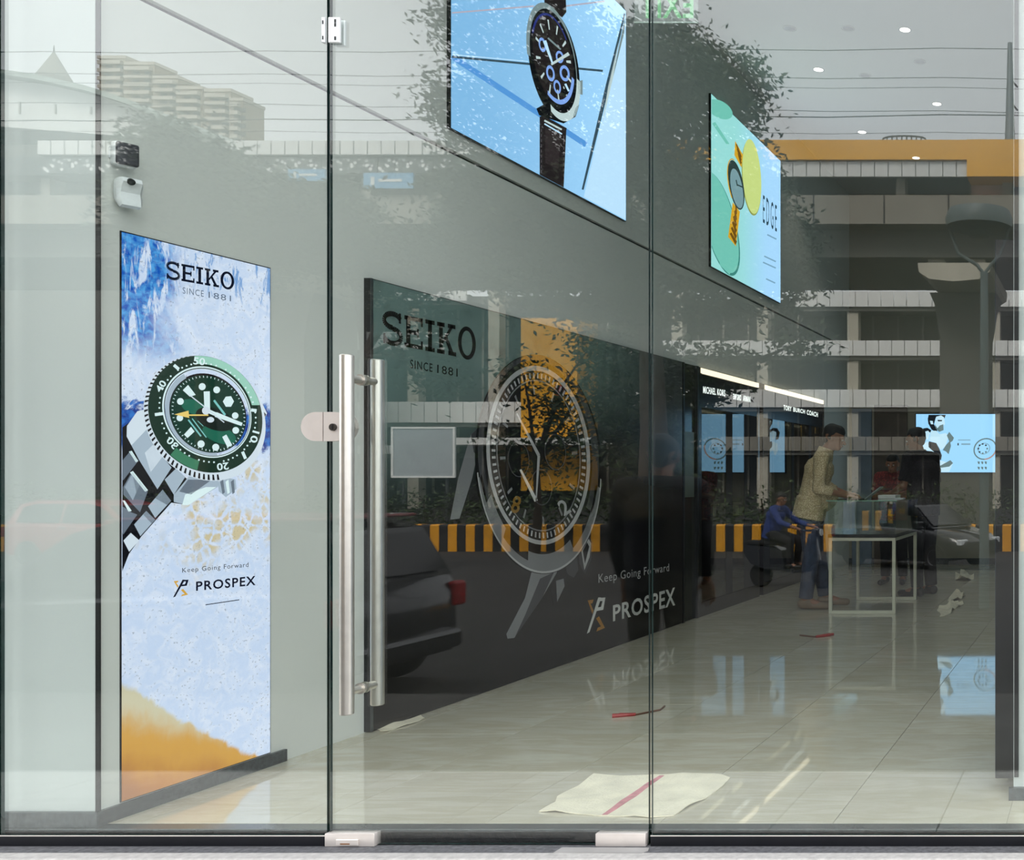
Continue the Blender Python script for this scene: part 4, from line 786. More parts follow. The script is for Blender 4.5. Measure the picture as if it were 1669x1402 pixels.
# ------------------------------------------------------------------ the street opposite (seen mirrored in the glass)
YEL = mat('kerb_yellow_paint', (236, 164, 20), 0.5, var=0.12, scale=3); KBL = mat('kerb_black_paint', (26, 25, 24), 0.6)
CONC = mat('viaduct_concrete', (138, 134, 124), 0.8, var=0.1, scale=0.5); CONC2 = mat('viaduct_concrete_dark', (96, 95, 90), 0.85, var=0.12, scale=0.4); PANELW = mat('pale_cladding_panel', (214, 214, 210), 0.5, var=0.05, scale=2)  # second concrete is simply a darker tone, for web girder, piers and slabs
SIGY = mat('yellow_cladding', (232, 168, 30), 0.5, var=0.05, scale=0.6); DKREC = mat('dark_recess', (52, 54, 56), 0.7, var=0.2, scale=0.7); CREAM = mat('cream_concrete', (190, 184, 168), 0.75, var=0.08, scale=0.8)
def zr(y, d): return CH - (y - PY) / F * d
def xr(x, d): return (x - PX) / F * d
# median barrier of alternating painted blocks
bd = 28.0; by = CD - bd; bz = -0.93
br = thing('median_barrier', 'concrete median barrier painted in yellow and black blocks along the road', 'barrier', (-14, by, bz))
prof = [(-0.15, 0.0), (0.15, 0.0), (0.15, 0.73), (0.12, 0.77), (-0.12, 0.77), (-0.15, 0.73)]
bl = [MB().prism(prof, 0.001, 0.2465, 'X').mesh('block', mm) for mm in (YEL, KBL)]
for k in range(156):
    o = link('block', bl[k % 2], br); o.location = (-35 + k * 0.2475 + 14, 0, 0)
# foliage
def leafmat(name, c0, c1):
    m = bpy.data.materials.new(name); m.use_nodes = True; nt = m.node_tree; g = NG(nt); b = nt.nodes['Principled BSDF']
    geo = nt.nodes.new('ShaderNodeNewGeometry'); n = g.noise(geo.outputs['Position'], 3.0, 3); g.lk(g.mix(g.ss(n, 0.3, 0.7), lin(*c0), lin(*c1)), b.inputs['Base Color']); b.inputs['Roughness'].default_value = 0.55; return m
LEAF = leafmat('dark_green_leaf', (18, 28, 14), (46, 62, 30)); LEAF2 = leafmat('mid_green_leaf', (26, 40, 18), (66, 86, 38)); BARK = mat('grey_brown_bark', (66, 56, 46), 0.9, var=0.3, scale=8, bump=0.5, bscale=20)
def leaves(name, blobs, size, mm, parent, seed=1):
    rnd = random.Random(seed); v = []; f = []
    for (c, r, n) in blobs:
        nc = max(1, int(n * 1.5) // 14)
        for _ in range(nc):
            while True:
                q = Vector((rnd.uniform(-1, 1), rnd.uniform(-1, 1), rnd.uniform(-1, 1)))
                if 0.1 < q.length < 1: break
            q = q.normalized() * (q.length ** 0.5); cc = Vector((c[0] + q.x * r[0], c[1] + q.y * r[1], c[2] + q.z * r[2])); sp = size * 1.7
            for _ in range(14):
                p = cc + Vector((rnd.gauss(0, sp), rnd.gauss(0, sp), rnd.gauss(0, sp * 0.8)))
                a = Vector((rnd.uniform(-1, 1), rnd.uniform(-1, 1), rnd.uniform(-0.9, 0.5))).normalized(); b = a.cross(Vector((rnd.uniform(-1, 1), rnd.uniform(-1, 1), rnd.uniform(-1, 1)))).normalized()
                L = size * rnd.uniform(0.7, 1.3); W = L * 0.42; k = len(v)
                v += [tuple(p - a * L * 0.5), tuple(p + b * W * 0.5), tuple(p + a * L * 0.5), tuple(p - b * W * 0.5)]; f.append((k, k + 1, k + 2, k + 3))
    me = bpy.data.meshes.new(name); off = wloc(parent); me.from_pydata([(a - off.x, b - off.y, c - off.z) for a, b, c in v], [], f); me.materials.append(mm); me.update()
    o = link(name, me, parent); o['kind'] = 'stuff'; return o
def tree(label, d, tx, blobs, size, tr, mm=LEAF, seed=1, ybase=None, fork=0.55):
    base = R(tx, 900, d); base.z = road_z(base.y); B = []
    for (x, y, rx, ry, n, *e) in blobs:
        c = R(x, y, d + (e[0] if e else 0)); B.append(((c.x, c.y, c.z), (rx * d / F, max(rx, ry) * d / F * 0.8, ry * d / F), n))
    t = thing('street_tree', label, 'tree', base, group='street trees across the road')
    top = Vector((sum(b[0][0] for b in B) / len(B), sum(b[0][1] for b in B) / len(B), sum(b[0][2] for b in B) / len(B))); fk = base.lerp(Vector((base.x * 0.6 + top.x * 0.4, base.y, top.z)), fork); fk.x = base.x * 0.85 + fk.x * 0.15
    m = MB(); m.path([base + Vector((0, 0, -0.05)), base.lerp(fk, 0.5) + Vector((0.08, 0, 0)), fk], [tr * 1.3, tr, tr * 0.75], 10); m.build('trunk', BARK, t, smooth=True)
    for (c, r, n) in B:
        c = Vector(c); mid = fk.lerp(c, 0.5) + Vector((0, 0, 0.15 * (c - fk).length)); m = MB(); m.path([fk, mid, c], [tr * 0.55, tr * 0.35, tr * 0.12], 7); m.build('branch', BARK, t, smooth=True)
    leaves('foliage', B, size, mm, t, seed); return t
# hedge behind the barrier
hx0, hx1, hd = -36, 5, 30.5; t = thing('median_hedge', 'clipped dark green hedge standing behind the striped barrier', 'hedge', (-15, CD - hd, -0.93))
leaves('foliage', [((hx0 + (k + 0.5) * (hx1 - hx0) / 60, CD - hd, -0.05 + 0.12 * math.sin(k * 1.7)), (0.5, 0.7, 0.85), 230) for k in range(60)], 0.13, LEAF2, t, 3)
for k in range(20): m = MB(); x = hx0 + 1 + k * 2.05; m.path([(x, CD - hd, -0.95), (x + 0.1, CD - hd, -0.2), (x, CD - hd, 0.5)], [0.05, 0.04, 0.02], 6); m.build('stem', BARK, t)
tree('big leafy tree whose crown rises behind the two high screens', 17.5, 1060, [(860, 60, 110, 110, 6000), (770, 190, 50, 60, 1300), (735, 45, 20, 30, 320), (725, 150, 22, 22, 300), (960, 200, 130, 120, 6000), (1085, 110, 80, 80, 4200), (1190, 145, 55, 45, 1800), (1130, 250, 110, 80, 4200), (1210, 350, 75, 75, 3200), (1000, 350, 160, 80, 5000), (830, 330, 110, 70, 4000), (1280, 430, 35, 80, 1500), (1120, 470, 140, 50, 3600), (930, 460, 120, 50, 3000)], 0.12, 0.22, LEAF, 5, fork=0.72)
tree('rounded dark tree reflected beside the white security camera', 18.0, 330, [(262, 235, 40, 36, 1300), (330, 285, 70, 45, 3200), (400, 330, 80, 45, 3200), (270, 350, 70, 60, 3200), (460, 370, 60, 45, 1900), (350, 420, 110, 50, 3600)], 0.12, 0.16, LEAF, 6, fork=0.7)
tree('loose tree reflected between the two blue banners', 23.5, 590, [(560, 350, 40, 40, 1100), (590, 410, 60, 40, 1500), (750, 410, 80, 40, 1700), (700, 560, 40, 30, 600), (650, 470, 60, 30, 900), (715, 615, 30, 18, 300)], 0.16, 0.12, LEAF, 7, fork=0.75)
tree('slim young tree reflected against the yellow wall', 26.8, 872, [(905, 665, 36, 30, 380), (930, 720, 32, 22, 260), (850, 600, 30, 20, 160), (895, 762, 30, 12, 110), (840, 722, 38, 8, 120), (965, 560, 30, 34, 300), (985, 630, 30, 34, 330)], 0.17, 0.1, LEAF2, 8, fork=0.62)
tree('bushy tree reflected over the display cabinets', 20.5, 1085, [(1050, 590, 50, 50, 1400), (1110, 640, 50, 30, 1000), (1010, 690, 40, 50, 1100), (1080, 740, 60, 50, 1600), (1170, 600, 50, 22, 600), (1300, 560, 26, 14, 240)], 0.16, 0.16, LEAF2, 9, fork=0.7)

# ------------------------------------------------------------------ elevated viaduct
vd = 38.0; vy = CD - vd; V = lambda y: zr(y, vd); VX = lambda x: xr(x, vd)
vi = thing('elevated_viaduct', 'long grey concrete viaduct with pale parapet panels and a yellow band', 'viaduct', (-20, vy - 4, -0.93))
x_split = VX(1092); x_blk = VX(1577); x_end = 24.0; x_beg = -92.0
m = MB(); m.box((x_beg, vy - 9, V(365)), (x_end, vy, V(318))); m.build('deck_girder', CONC, vi)
m = MB(); m.box((x_beg, vy - 8, V(410)), (x_end, vy - 1.0, V(365) - 0.001)); m.build('web_girder', CONC2, vi)
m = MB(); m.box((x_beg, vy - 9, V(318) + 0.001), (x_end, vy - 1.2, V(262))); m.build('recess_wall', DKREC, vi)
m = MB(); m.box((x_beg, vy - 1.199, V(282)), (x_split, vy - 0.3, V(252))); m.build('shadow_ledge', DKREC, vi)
for k in range(28):
    x = x_beg + 2 + k * 4.1
    if VX(1380) < x + 0 < x_end or x < x_split: m = MB(); m.box((x, vy - 1.19, V(318) + 0.002), (x + 0.35, vy - 0.6, V(283))); m.build('deck_post', CONC, vi)
pmesh = MB().bevbox((0.02, -0.12, 0), (0.50, 0, V(229) - V(252)), 0.01).mesh('parapet_panel', PANELW); k = 0
x = VX(60)
while x < x_split: o = link('parapet_panel', pmesh, vi); o.location = Vector((x, vy, V(252))) - wloc(vi); x += 0.52
m = MB(); m.box((VX(60), vy - 0.4, V(252)), (x_split, vy - 0.13, V(231))); m.build('parapet_core', DKREC, vi)
def pattern_mat():
    m = bpy.data.materials.new('perforated_screen'); m.use_nodes = True; nt = m.node_tree; g = NG(nt); b = nt.nodes['Principled BSDF']; tc = nt.nodes.new('ShaderNodeTexCoord')
    ve = g.vor(g.mapping(tc.outputs['Object'], (1, 0.001, 1)), 5.5, 'F1'); g.lk(g.mix(g.ss(ve, 0.3, 0.42), lin(226, 226, 222), lin(70, 72, 72)), b.inputs['Base Color']); return m
PM = pattern_mat(); pm1 = MB().box((0.02, -0.08, 0), (2.1, 0, V(256) - V(280))).mesh('perforated_panel', PM); x = VX(60)
while x < x_split: o = link('perforated_panel', pm1, vi); o.location = Vector((x, vy - 0.2, V(280))) - wloc(vi); x += 2.12
pm2 = MB().bevbox((0.012, -0.12, 0), (0.503, 0, V(263) - V(288)), 0.01).mesh('parapet_panel', PANELW); x = x_split
while x < x_blk - 0.3: o = link('parapet_panel', pm2, vi); o.location = Vector((x, vy, V(288))) - wloc(vi); x += 0.515
m = MB(); m.box((x_split, vy - 3, V(262)), (x_blk, vy + 0.15, V(230))); m.build('yellow_band', SIGY, vi)
m = MB(); m.box((x_blk, vy - 3, V(290)), (VX(1690), vy + 0.2, V(230))); m.build('yellow_block', SIGY, vi)
m = MB(); m.box((x_blk + 0.02, vy - 1.19, V(318) + 0.01), (VX(1640), vy - 0.9, V(291))); m.build('pink_wall', mat('faded_pink_plaster', (176, 142, 128), 0.7), vi)
for k in range(3): m = MB(); zz = V(230) + 0.002; m.path([(VX(1436 + 36 * (1 - math.cos(math.pi * i / 10))), vy - 0.2 - 1.0 * k, zz + (0.26 - 0.02 * k) * math.sin(math.pi * i / 10) ** 0.4) for i in range(11)], 0.035, 6); m.build('hood_arch', CONC2, vi)
for k in range(8): m = MB(); xx = VX(1444 + 8 * k); m.path([(xx, vy - 0.2, V(230)), (xx, vy - 0.2, V(230) + 0.22)], 0.03, 5); m.build('hood_rib', CONC2, vi)
for xx in (1325, 1440, 1545): m = MB(); m.box((VX(xx), vy + 0.001, V(365)), (VX(xx) + 0.05, vy + 0.02, V(318))); m.build('girder_joint', DKREC, vi)
for k, px_ in enumerate((1555, 350, -900)):
    xc = VX(px_ - 5); m = MB(); hw = VX(1595) - VX(1513)
    pts = [(-hw / 2, -0.95), (-hw / 2, V(530)), (-hw * 0.62, V(470)), (-hw * 0.72, V(452)), (hw * 0.72, V(452)), (hw * 0.62, V(470)), (hw / 2, V(530)), (hw / 2, -0.95)]
    m.prism([(xc + a, b) for a, b in pts], vy - 5.6, vy - 3.2, 'Y'); m.build('pier', CONC2, vi)
    m = MB(); m.prism([(xc - hw * 0.74, V(421)), (xc - hw * 0.72, V(436)), (xc - hw * 0.5, V(448)), (xc, V(452) + 0.001), (xc + hw * 0.5, V(448)), (xc + hw * 0.72, V(436)), (xc + hw * 0.74, V(421))], vy - 7.5, vy - 0.8, 'Y'); m.build('pier_cap', CREAM, vi)
    for s_ in (-1, 1): m = MB(); m.box((xc + s_ * hw * 0.42 - 0.32, vy - 2.2, V(421) + 0.001), (xc + s_ * hw * 0.42 + 0.32, vy - 1.4, V(410) - 0.001)); m.build('bearing_block', CREAM, vi)
# blue banners hung on the viaduct
for k, (xa, xb, yt, yb_, lab) in enumerate(((481, 541, 280, 299, 'blue banner hung under the viaduct parapet, left of the door joint'), (603, 683, 286, 311, 'blue banner hung under the viaduct parapet, right of the door joint'))):
    t = thing('banner', lab, 'banner', (VX((xa + xb) / 2), vy + 0.3, V(yb_)), group='blue banners on the viaduct')
    m = MB(); m.box((VX(xa), vy + 0.25, V(yb_)), (VX(xb), vy + 0.33, V(yt))); m.build('banner_cloth', mat('banner_blue', (96, 150, 186), 0.6), t)
    m = MB(); x0_, x1_ = VX(xa), VX(xb); L = x1_ - x0_; z_ = V(yb_); h_ = V(yt) - z_
    m.box((x0_ + L * 0.15, vy + 0.3301, z_ + h_ * 0.2), (x0_ + L * 0.22, vy + 0.34, z_ + h_ * 0.75)); m.build('pale_emblem', PANELW, t)
    m = MB(); m.box((x0_ + L * 0.3, vy + 0.3301, z_ + h_ * 0.42), (x0_ + L * 0.78, vy + 0.34, z_ + h_ * 0.6)); m.build('pale_line', PANELW, t)
    m = MB(); m.box((x0_ + 0.1, vy + 0.0005, z_ + h_), (x0_ + 0.16, vy + 0.34, z_ + h_ + 0.05)).box((x1_ - 0.16, vy + 0.0005, z_ + h_), (x1_ - 0.1, vy + 0.34, z_ + h_ + 0.05)); m.build('hanger', DKREC, t)
# mast and overhead wires of the line
t = thing('overhead_mast', 'tapering grey mast standing on the viaduct by the right white wall', 'mast', (VX(1648), vy - 1.0, V(318)))
c = Vector((xr(1646, vd + 1), vy - 1.0, 0)); m = MB(); m.path([(c.x, c.y, V(230) + 0.002), (c.x, c.y, zr(160, vd + 1)), (c.x, c.y, zr(70, vd + 1))], [0.22, 0.15, 0.09], 10); m.build('pole', mat('galvanised_steel', (126, 130, 132), 0.5, metal=0.4), t, smooth=True)
for ya_, yb__ in ((128, 142), (165, 180)): m = MB(); m.path([(c.x, c.y, zr(ya_, vd + 1)), (c.x + 0.3, c.y, zr(yb__, vd + 1))], 0.04, 6); m.build('bracket', DKREC, t)
WIRE = mat('dark_wire', (60, 62, 64), 0.6)
for k, (ya_, yb__, rr) in enumerate(((84, 78, 0.022), (119, 127, 0.02), (134, 143, 0.016), (167, 182, 0.02), (196, 186, 0.035), (213, 216, 0.016))):
    m = MB(); dW = vd + 2 + 0.5 * k; pts = []
    for i in range(13):
        u = i / 12; x = -300 + 2200 * u; y = ya_ + (yb__ - ya_) * max(0, (x - 170)) / 1500 + 3 * math.sin(u * 18.85) ** 2; pts.append(R(x, y, dW))
    m.path(pts, rr * 0.65, 5); m.build('overhead_wire', WIRE, label=('topmost', 'second', 'third', 'fourth', 'thickest, fifth', 'lowest')[k] + ' overhead wire strung across the pale sky', cat='wire', group='overhead wires')

# ------------------------------------------------------------------ banded building beyond the viaduct
bdd = 64.0; byy = CD - bdd; Bz = lambda y: zr(y, bdd); BX = lambda x: xr(x, bdd)
def banded(label, xa, xb, bands, cols, ztop, extra=None):
    t = thing('banded_building', label, 'building', (BX((xa + xb) / 2), byy - 4, -0.93), group='banded buildings beyond the viaduct')
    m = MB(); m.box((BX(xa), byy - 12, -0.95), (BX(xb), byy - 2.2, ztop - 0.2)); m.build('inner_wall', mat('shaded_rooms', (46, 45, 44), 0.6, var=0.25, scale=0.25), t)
    for (yt, yb_, x0_, x1_, mm) in bands:
        z0_, z1_ = Bz(yb_), Bz(yt); m = MB(); m.box((BX(x0_), byy - 12, z0_ - 0.25), (BX(x1_), byy - 0.15, z0_ + 0.05)); m.build('floor_slab', CONC2, t)
        n = max(1, round((x1_ - x0_) / 21)); wp = (BX(x1_) - BX(x0_)) / n; pm_ = MB().bevbox((0.02, -0.12, 0), (wp - 0.02, 0, z1_ - z0_), 0.01).mesh('band_panel', mm)
        for i in range(n): o = link('band_panel', pm_, t); o.location = Vector((BX(x0_) + i * wp, byy, z0_)) - wloc(t)
    for x in cols: m = MB(); m.box((BX(x) - 0.35, byy - 1.0, -0.95), (BX(x) + 0.35, byy - 0.3, ztop - 0.1)); m.build('column', CREAM, t)
    # glazing lines
    for i in range(int((xb - xa) / 42)):
        x = xa + 20 + i * 42; m = MB(); m.box((BX(x), byy - 2.19, 0), (BX(x) + 0.12, byy - 2.1, ztop - 0.3)); m.build('window_mullion', CONC, t)
    if extra: extra(t)
    return t
BW = mat('white_band_cladding', (236, 236, 232), 0.5, var=0.04, scale=0.6)
def ex_a(t):
    m = MB(); m.box((BX(855), byy - 3, Bz(800)), (BX(946), byy + 0.4, Bz(520))); m.build('yellow_wall', SIGY, t)
    m = MB(); m.box((BX(912), byy + 0.401, Bz(645)), (BX(926), byy + 0.5, Bz(629))); m.build('red_sign', mat('sign_red', (150, 30, 40), 0.5), t)
    m = MB(); m.box((BX(740), byy - 0.1, Bz(727)), (BX(1000), byy + 2.5, Bz(716))); m.build('entrance_canopy', BW, t)
banded('banded building with a tall yellow wall, reflected over the dark panel', 480, 1010, [(470, 490, 620, 760, BW), (541, 570, 480, 730, BW), (655, 689, 480, 860, BW), (726, 740, 480, 742, BW)], (668, 545, 800), Bz(468), ex_a)
banded('banded building reflected right of the concrete pier and cabinets', 1011, 1790, [(475, 500, 1290, 1790, BW), (555, 580, 1011, 1790, BW), (635, 664, 1011, 1790, BW), (712, 735, 1011, 1790, CONC)], (1388, 1100, 1240, 1620, 1700), Bz(474))
# pale notice board on the far footpath
t = thing('notice_board', 'large blank grey notice board reflected left on the dark panel', 'board', (xr(690, 40), CD - 40, -0.93))
x0_, x1_ = xr(638, 40), xr(742, 40); yb0 = CD - 40
m = MB(); m.box((x0_ + 0.08, yb0 - 0.05, zr(776, 40)), (x1_ - 0.08, yb0, zr(699, 40))); m.build('board_face', mat('blank_board_grey', (170, 176, 180), 0.5, var=0.06), t)
m = MB(); m.box((x0_, yb0 - 0.06, zr(779, 40)), (x0_ + 0.08, yb0 + 0.03, zr(696, 40))).box((x1_ - 0.08, yb0 - 0.06, zr(779, 40)), (x1_, yb0 + 0.03, zr(696, 40))).box((x0_ + 0.08, yb0 - 0.06, zr(699, 40)), (x1_ - 0.08, yb0 + 0.03, zr(696, 40))).box((x0_ + 0.08, yb0 - 0.06, zr(779, 40)), (x1_ - 0.08, yb0 + 0.03, zr(776, 40))); m.build('board_frame', BW, t)
for x in (x0_ + 0.4, x1_ - 0.4): m = MB(); m.tube((x, yb0 - 0.12, -0.95), (x, yb0 - 0.12, zr(700, 40)), 0.06, n=8); m.build('post', DKREC, t)
# curved station roof, spire and far towers at the left
sd = 52.0; t = thing('station_roof', 'white curved station roof sweeping down at the upper left', 'roof', (xr(60, sd), CD - sd - 6, -0.93))
arc = [(-260, 112), (-120, 112), (0, 119), (80, 130), (165, 149), (230, 170), (290, 198), (330, 222)]
top = [(xr(x, sd), zr(y, sd)) for x, y in arc]; low = [(xr(x, sd), zr(y + 8, sd)) for x, y in arc]
m = MB(); m.prism(top + low[::-1], CD - sd - 12, CD - sd + 0.8, 'Y'); m.build('roof_shell', mat('roof_rim_green_grey', (150, 160, 152), 0.5), t)
m = MB(); m.prism([(a, b - 0.02) for a, b in low] + [(xr(330, sd), zr(232, sd)), (xr(-260, sd), zr(186, sd))], CD - sd - 11, CD - sd, 'Y'); m.build('gable_wall', PANELW, t)
m = MB(); m.box((xr(-260, sd), CD - sd - 11, -0.95), (xr(325, sd), CD - sd - 0.3, zr(233, sd))); m.build('lower_wall', CONC2, t)
for k in range(9): x = xr(-200 + k * 58, sd); m = MB(); m.box((x, CD - sd + 0.001, zr(186, sd)), (x + 0.08, CD - sd + 0.06, zr(150 + 4 * k, sd))); m.build('gable_rib', CONC, t)
td = 150.0; FAR = mat('far_brown_plaster', (150, 134, 112), 0.8, var=0.06, scale=0.05); FAR2 = mat('far_pale_plaster', (186, 178, 164), 0.8)
def tower(label, blocks, d):
    t = thing('far_tower', label, 'building', (xr(blocks[0][0], d), CD - d, -0.93), group='far towers')
    for (xa, xb, yt) in blocks:
        m = MB(); m.box((xr(xa, d), CD - d - 4, -0.95), (xr(xb, d), CD - d, zr(yt, d))); m.build('tower_block', FAR, t)
        for k in range(6):
            z_ = zr(yt + 8 + k * 13, d)
            m = MB(); m.box((xr(xa, d) + 0.3, CD - d + 0.001, z_ - 0.25), (xr(xb, d) - 0.3, CD - d + 0.7, z_ + 0.35)); m.build('balcony', FAR2, t)
            for j in range(2): x = xr(xa, d) + (xr(xb, d) - xr(xa, d)) * (0.25 + 0.4 * j); m = MB(); m.box((x, CD - d + 0.001, z_ - 1.0), (x + 1.1, CD - d + 0.1, z_ - 0.3)); m.build('window', DKREC, t)
        m = MB(); m.box((xr(xa, d) - 0.2, CD - d - 4, zr(yt, d) + 0.001), (xr(xb, d) + 0.2, CD - d + 0.2, zr(yt, d) + 0.5)); m.build('cornice', FAR2, t)
tower('stepped brown tower block descending towards the right, far behind the station', [(162, 205, 96), (205, 252, 106), (252, 290, 128), (290, 330, 146)], 170)
tower('brown twin tower with flat tops at the end of the stepped block', [(336, 376, 150), (377, 396, 165)], 158)
t = thing('spire', 'pointed grey spire above the curved station roof', 'tower', (xr(88, 120), CD - 120, -0.93))
c = Vector((xr(88, 120), CD - 120, 0)); m = MB(); m.tube((c.x, c.y, zr(126, 120)), (c.x, c.y, zr(86, 120)), 1.55, 0.12, 12); m.build('spire_cone', CONC, t, smooth=True)
m = MB(); m.tube((c.x, c.y, zr(86, 120)), (c.x, c.y, zr(74, 120)), 0.1, 0.04, 6); m.build('finial', DKREC, t)
m = MB(); m.tube((c.x, c.y, -0.95), (c.x, c.y, zr(126, 120) - 0.001), 1.9, 1.6, 12); m.build('spire_base', CONC, t)
# bowl street lamp
ld = 14.5; c = R(1604, 900, ld); c.z = road_z(c.y); bx_, bzt, bzb = xr(1596, ld), zr(343, ld), zr(400, ld)
t = thing('street_lamp', 'bowl-topped street lamp with two curved arms before the pier', 'street lamp', c); LG = mat('lamp_grey_green', (104, 116, 116), 0.5)
m = MB(); m.tube((c.x, c.y, c.z), (c.x, c.y, zr(445, ld)), 0.075, 0.055, 14); m.build('pole', LG, t, smooth=True)
m = MB(); r_ = 55 * ld / F; m.lathe([(r_ * 0.3, 0.09), (r_ * 0.9, 0.04), (r_, -0.08), (r_ * 0.97, -0.2), (r_ * 0.55, -0.26), (r_ * 0.2, -0.27)], (bx_, c.y, bzt - 0.05), 'Z', 32); m.build('bowl', LG, t, smooth=True)
for s_ in (-1, 1): m = MB(); m.path([(bx_ + s_ * r_ * 0.92, c.y, bzt - 0.2), (bx_ + s_ * r_ * 0.62, c.y, bzb - 0.12), (c.x + s_ * 0.1, c.y, zr(432, ld)), (c.x, c.y, zr(447, ld))], 0.025, 8); m.build('arm', LG, t, smooth=True)
m = MB(); m.tube((bx_, c.y, bzt - 0.38), (bx_, c.y, bzt - 0.3), 0.14, 0.2, 16); m.build('lamp_head', LG, t, smooth=True)

# ------------------------------------------------------------------ vehicles
TYRE = mat('tyre_rubber', (18, 18, 18), 0.8); RIM = mat('wheel_rim', (130, 130, 132), 0.4, metal=0.7); CGL = mat('dark_car_glass', (12, 14, 16), 0.1); TAIL = mat('tail_lamp_red', (150, 16, 20), 0.25); HEAD = mat('head_lamp', (210, 214, 216), 0.15)
def car(name, label, paint, loc, rz, roofmat=None, trim=None):
    t = thing(name, label, 'car'); 
    st = [(-1.78, .42, .80, .66), (-1.72, .26, .94, .76), (-1.3, .20, .98, .80), (-.4, .19, .96, .82), (.5, .19, .93, .82), (1.05, .20, .88, .81), (1.55, .24, .76, .77), (1.78, .34, .62, .66)]
    m = MB(); v = []
    for x, a, b, w_ in st: v += [(x, -w_ * .92, a), (x, -w_, a + (b - a) * .3), (x, -w_ * .98, b - .08), (x, -w_ * .86, b), (x, w_ * .86, b), (x, w_ * .98, b - .08), (x, w_, a + (b - a) * .3), (x, w_ * .92, a)]
    f = [(i * 8 + k, i * 8 + (k + 1) % 8, (i + 1) * 8 + (k + 1) % 8, (i + 1) * 8 + k) for i in range(len(st) - 1) for k in range(8)] + [tuple(range(7, -1, -1)), tuple(range((len(st) - 1) * 8, len(st) * 8))]
    m.add(v, f); m.build('body', paint, t, smooth=True)
    pr = [(-1.70, .93, .74), (-1.52, 1.38, .60), (-1.15, 1.47, .58), (.05, 1.47, .57), (.40, 1.38, .58), (1.02, .90, .72)]
    v = [(x, -w_, z) for x, z, w_ in pr] + [(x, w_, z) for x, z, w_ in pr]; n = 6
    m = MB(); m.add(v, [(0, 1, 2, 3, 4, 5), tuple(range(11, 5, -1))] + [(i, n + i, n + i + 1, i + 1) for i in range(5)] + [(5, 11, 6, 0)]); cb = m.build('cabin', paint, t)
    if roofmat: m = MB(); m.bevbox((-1.50, -.56, 1.471), (.10, .56, 1.50), .012); m.build('roof_panel', roofmat, t)
    for s_ in (-1, 1):
        for poly in ([(-1.48, .98), (-1.40, 1.33), (-1.12, 1.40), (-.52, 1.40), (-.52, .97)], [(-.45, .97), (-.45, 1.40), (.02, 1.40), (.33, 1.33), (.86, .96)]):
            q = [(x, s_ * (.745 - (z - .93) * .30 + .006 + .01 * (x < -1.3)), z) for x, z in poly]; m = MB(); m.add(q + [(x, y - s_ * .02, z) for x, y, z in q], [tuple(range(5)), tuple(range(9, 4, -1))] + [(i, 5 + i, 5 + (i + 1) % 5, (i + 1) % 5) for i in range(5)]); m.build('side_window', CGL, t)
    m = MB(); m.add([(.96, -.66, .95), (.96, .66, .95), (.45, .55, 1.34), (.45, -.55, 1.34), (.985, -.66, .96), (.985, .66, .96), (.475, .55, 1.35), (.475, -.55, 1.35)], [(0, 1, 2, 3), (7, 6, 5, 4), (0, 4, 5, 1), (1, 5, 6, 2), (2, 6, 7, 3), (3, 7, 4, 0)]); m.build('windscreen', CGL, t)
    m = MB(); m.add([(-1.70, -.62, .99), (-1.70, .62, .99), (-1.56, .54, 1.33), (-1.56, -.54, 1.33), (-1.73, -.62, 1.0), (-1.73, .62, 1.0), (-1.585, .54, 1.34), (-1.585, -.54, 1.34)], [(0, 1, 2, 3), (7, 6, 5, 4), (0, 4, 5, 1), (1, 5, 6, 2), (2, 6, 7, 3), (3, 7, 4, 0)]); m.build('rear_window', CGL, t)
    for x in (-1.16, 1.12):
        for s_ in (-1, 1):
            m = MB(); m.lathe([(.16, -.09), (.27, -.09), (.29, -.06), (.29, .06), (.27, .09), (.16, .09)], (x, s_ * .73, .29), 'Y', 24); wh = m.build('wheel', TYRE, t, smooth=True); m = MB(); m.lathe([(.02, .0), (.15, .0), (.17, .03), (.17, -.03)], (x, s_ * .80, .29), 'Y', 20); m.build('rim', RIM, wh, smooth=True)
    for s_ in (-1, 1):
        m = MB(); m.bevbox((-1.80, s_ * .70 - .09, .66), (-1.70, s_ * .70 + .09, .88), .02); m.build('tail_lamp', TAIL, t); m = MB(); m.bevbox((1.62, s_ * .60 - .13, .55), (1.75, s_ * .60 + .13, .68), .02); m.build('head_lamp', HEAD, t); m = MB(); m.bevbox((.70, s_ * .84 - .09, .95), (.80, s_ * .84 + .09, 1.05), .02); m.build('mirror', paint, t)
    m = MB(); m.bevbox((-1.84, -.68, .30), (-1.70, .68, .46), .03); m.build('bumper', trim or paint, t); m = MB(); m.box((1.70, -.5, .36), (1.80, .5, .46)); m.build('grille', TYRE, t)
    for s_ in (-1, 1): m = MB(); m.box((-.42, s_ * .815 - .02, .86), (-.30, s_ * .815 + .02, .88)); m.build('door_handle', RIM, t)
    t.location = loc; t.rotation_euler = (0, 0, rz); return t
CHAR = mat('car_charcoal', (20, 22, 26), 0.25, coat=0.6); CRED = mat('car_red', (130, 40, 38), 0.3, coat=0.5)
yy = CD - 8.4; car('hatchback_car', 'black hatchback parked close to the shop front, reflected low on the dark panel', CHAR, (-7.62, yy, road_z(yy)), math.pi, roofmat=CRED)
yy = CD - 23.5; car('hatchback_car', 'red hatchback reflected faintly over the white wall at the left edge', CRED, (xr(185, 23.5), yy, road_z(yy)), 0.0)
yy = CD - 22.5; car('hatchback_car', 'dark hatchback with a pale bumper on the road by the striped barrier', CHAR, (-4.2, yy, road_z(yy)), math.radians(28), trim=mat('tan_bumper', (128, 104, 60), 0.5))

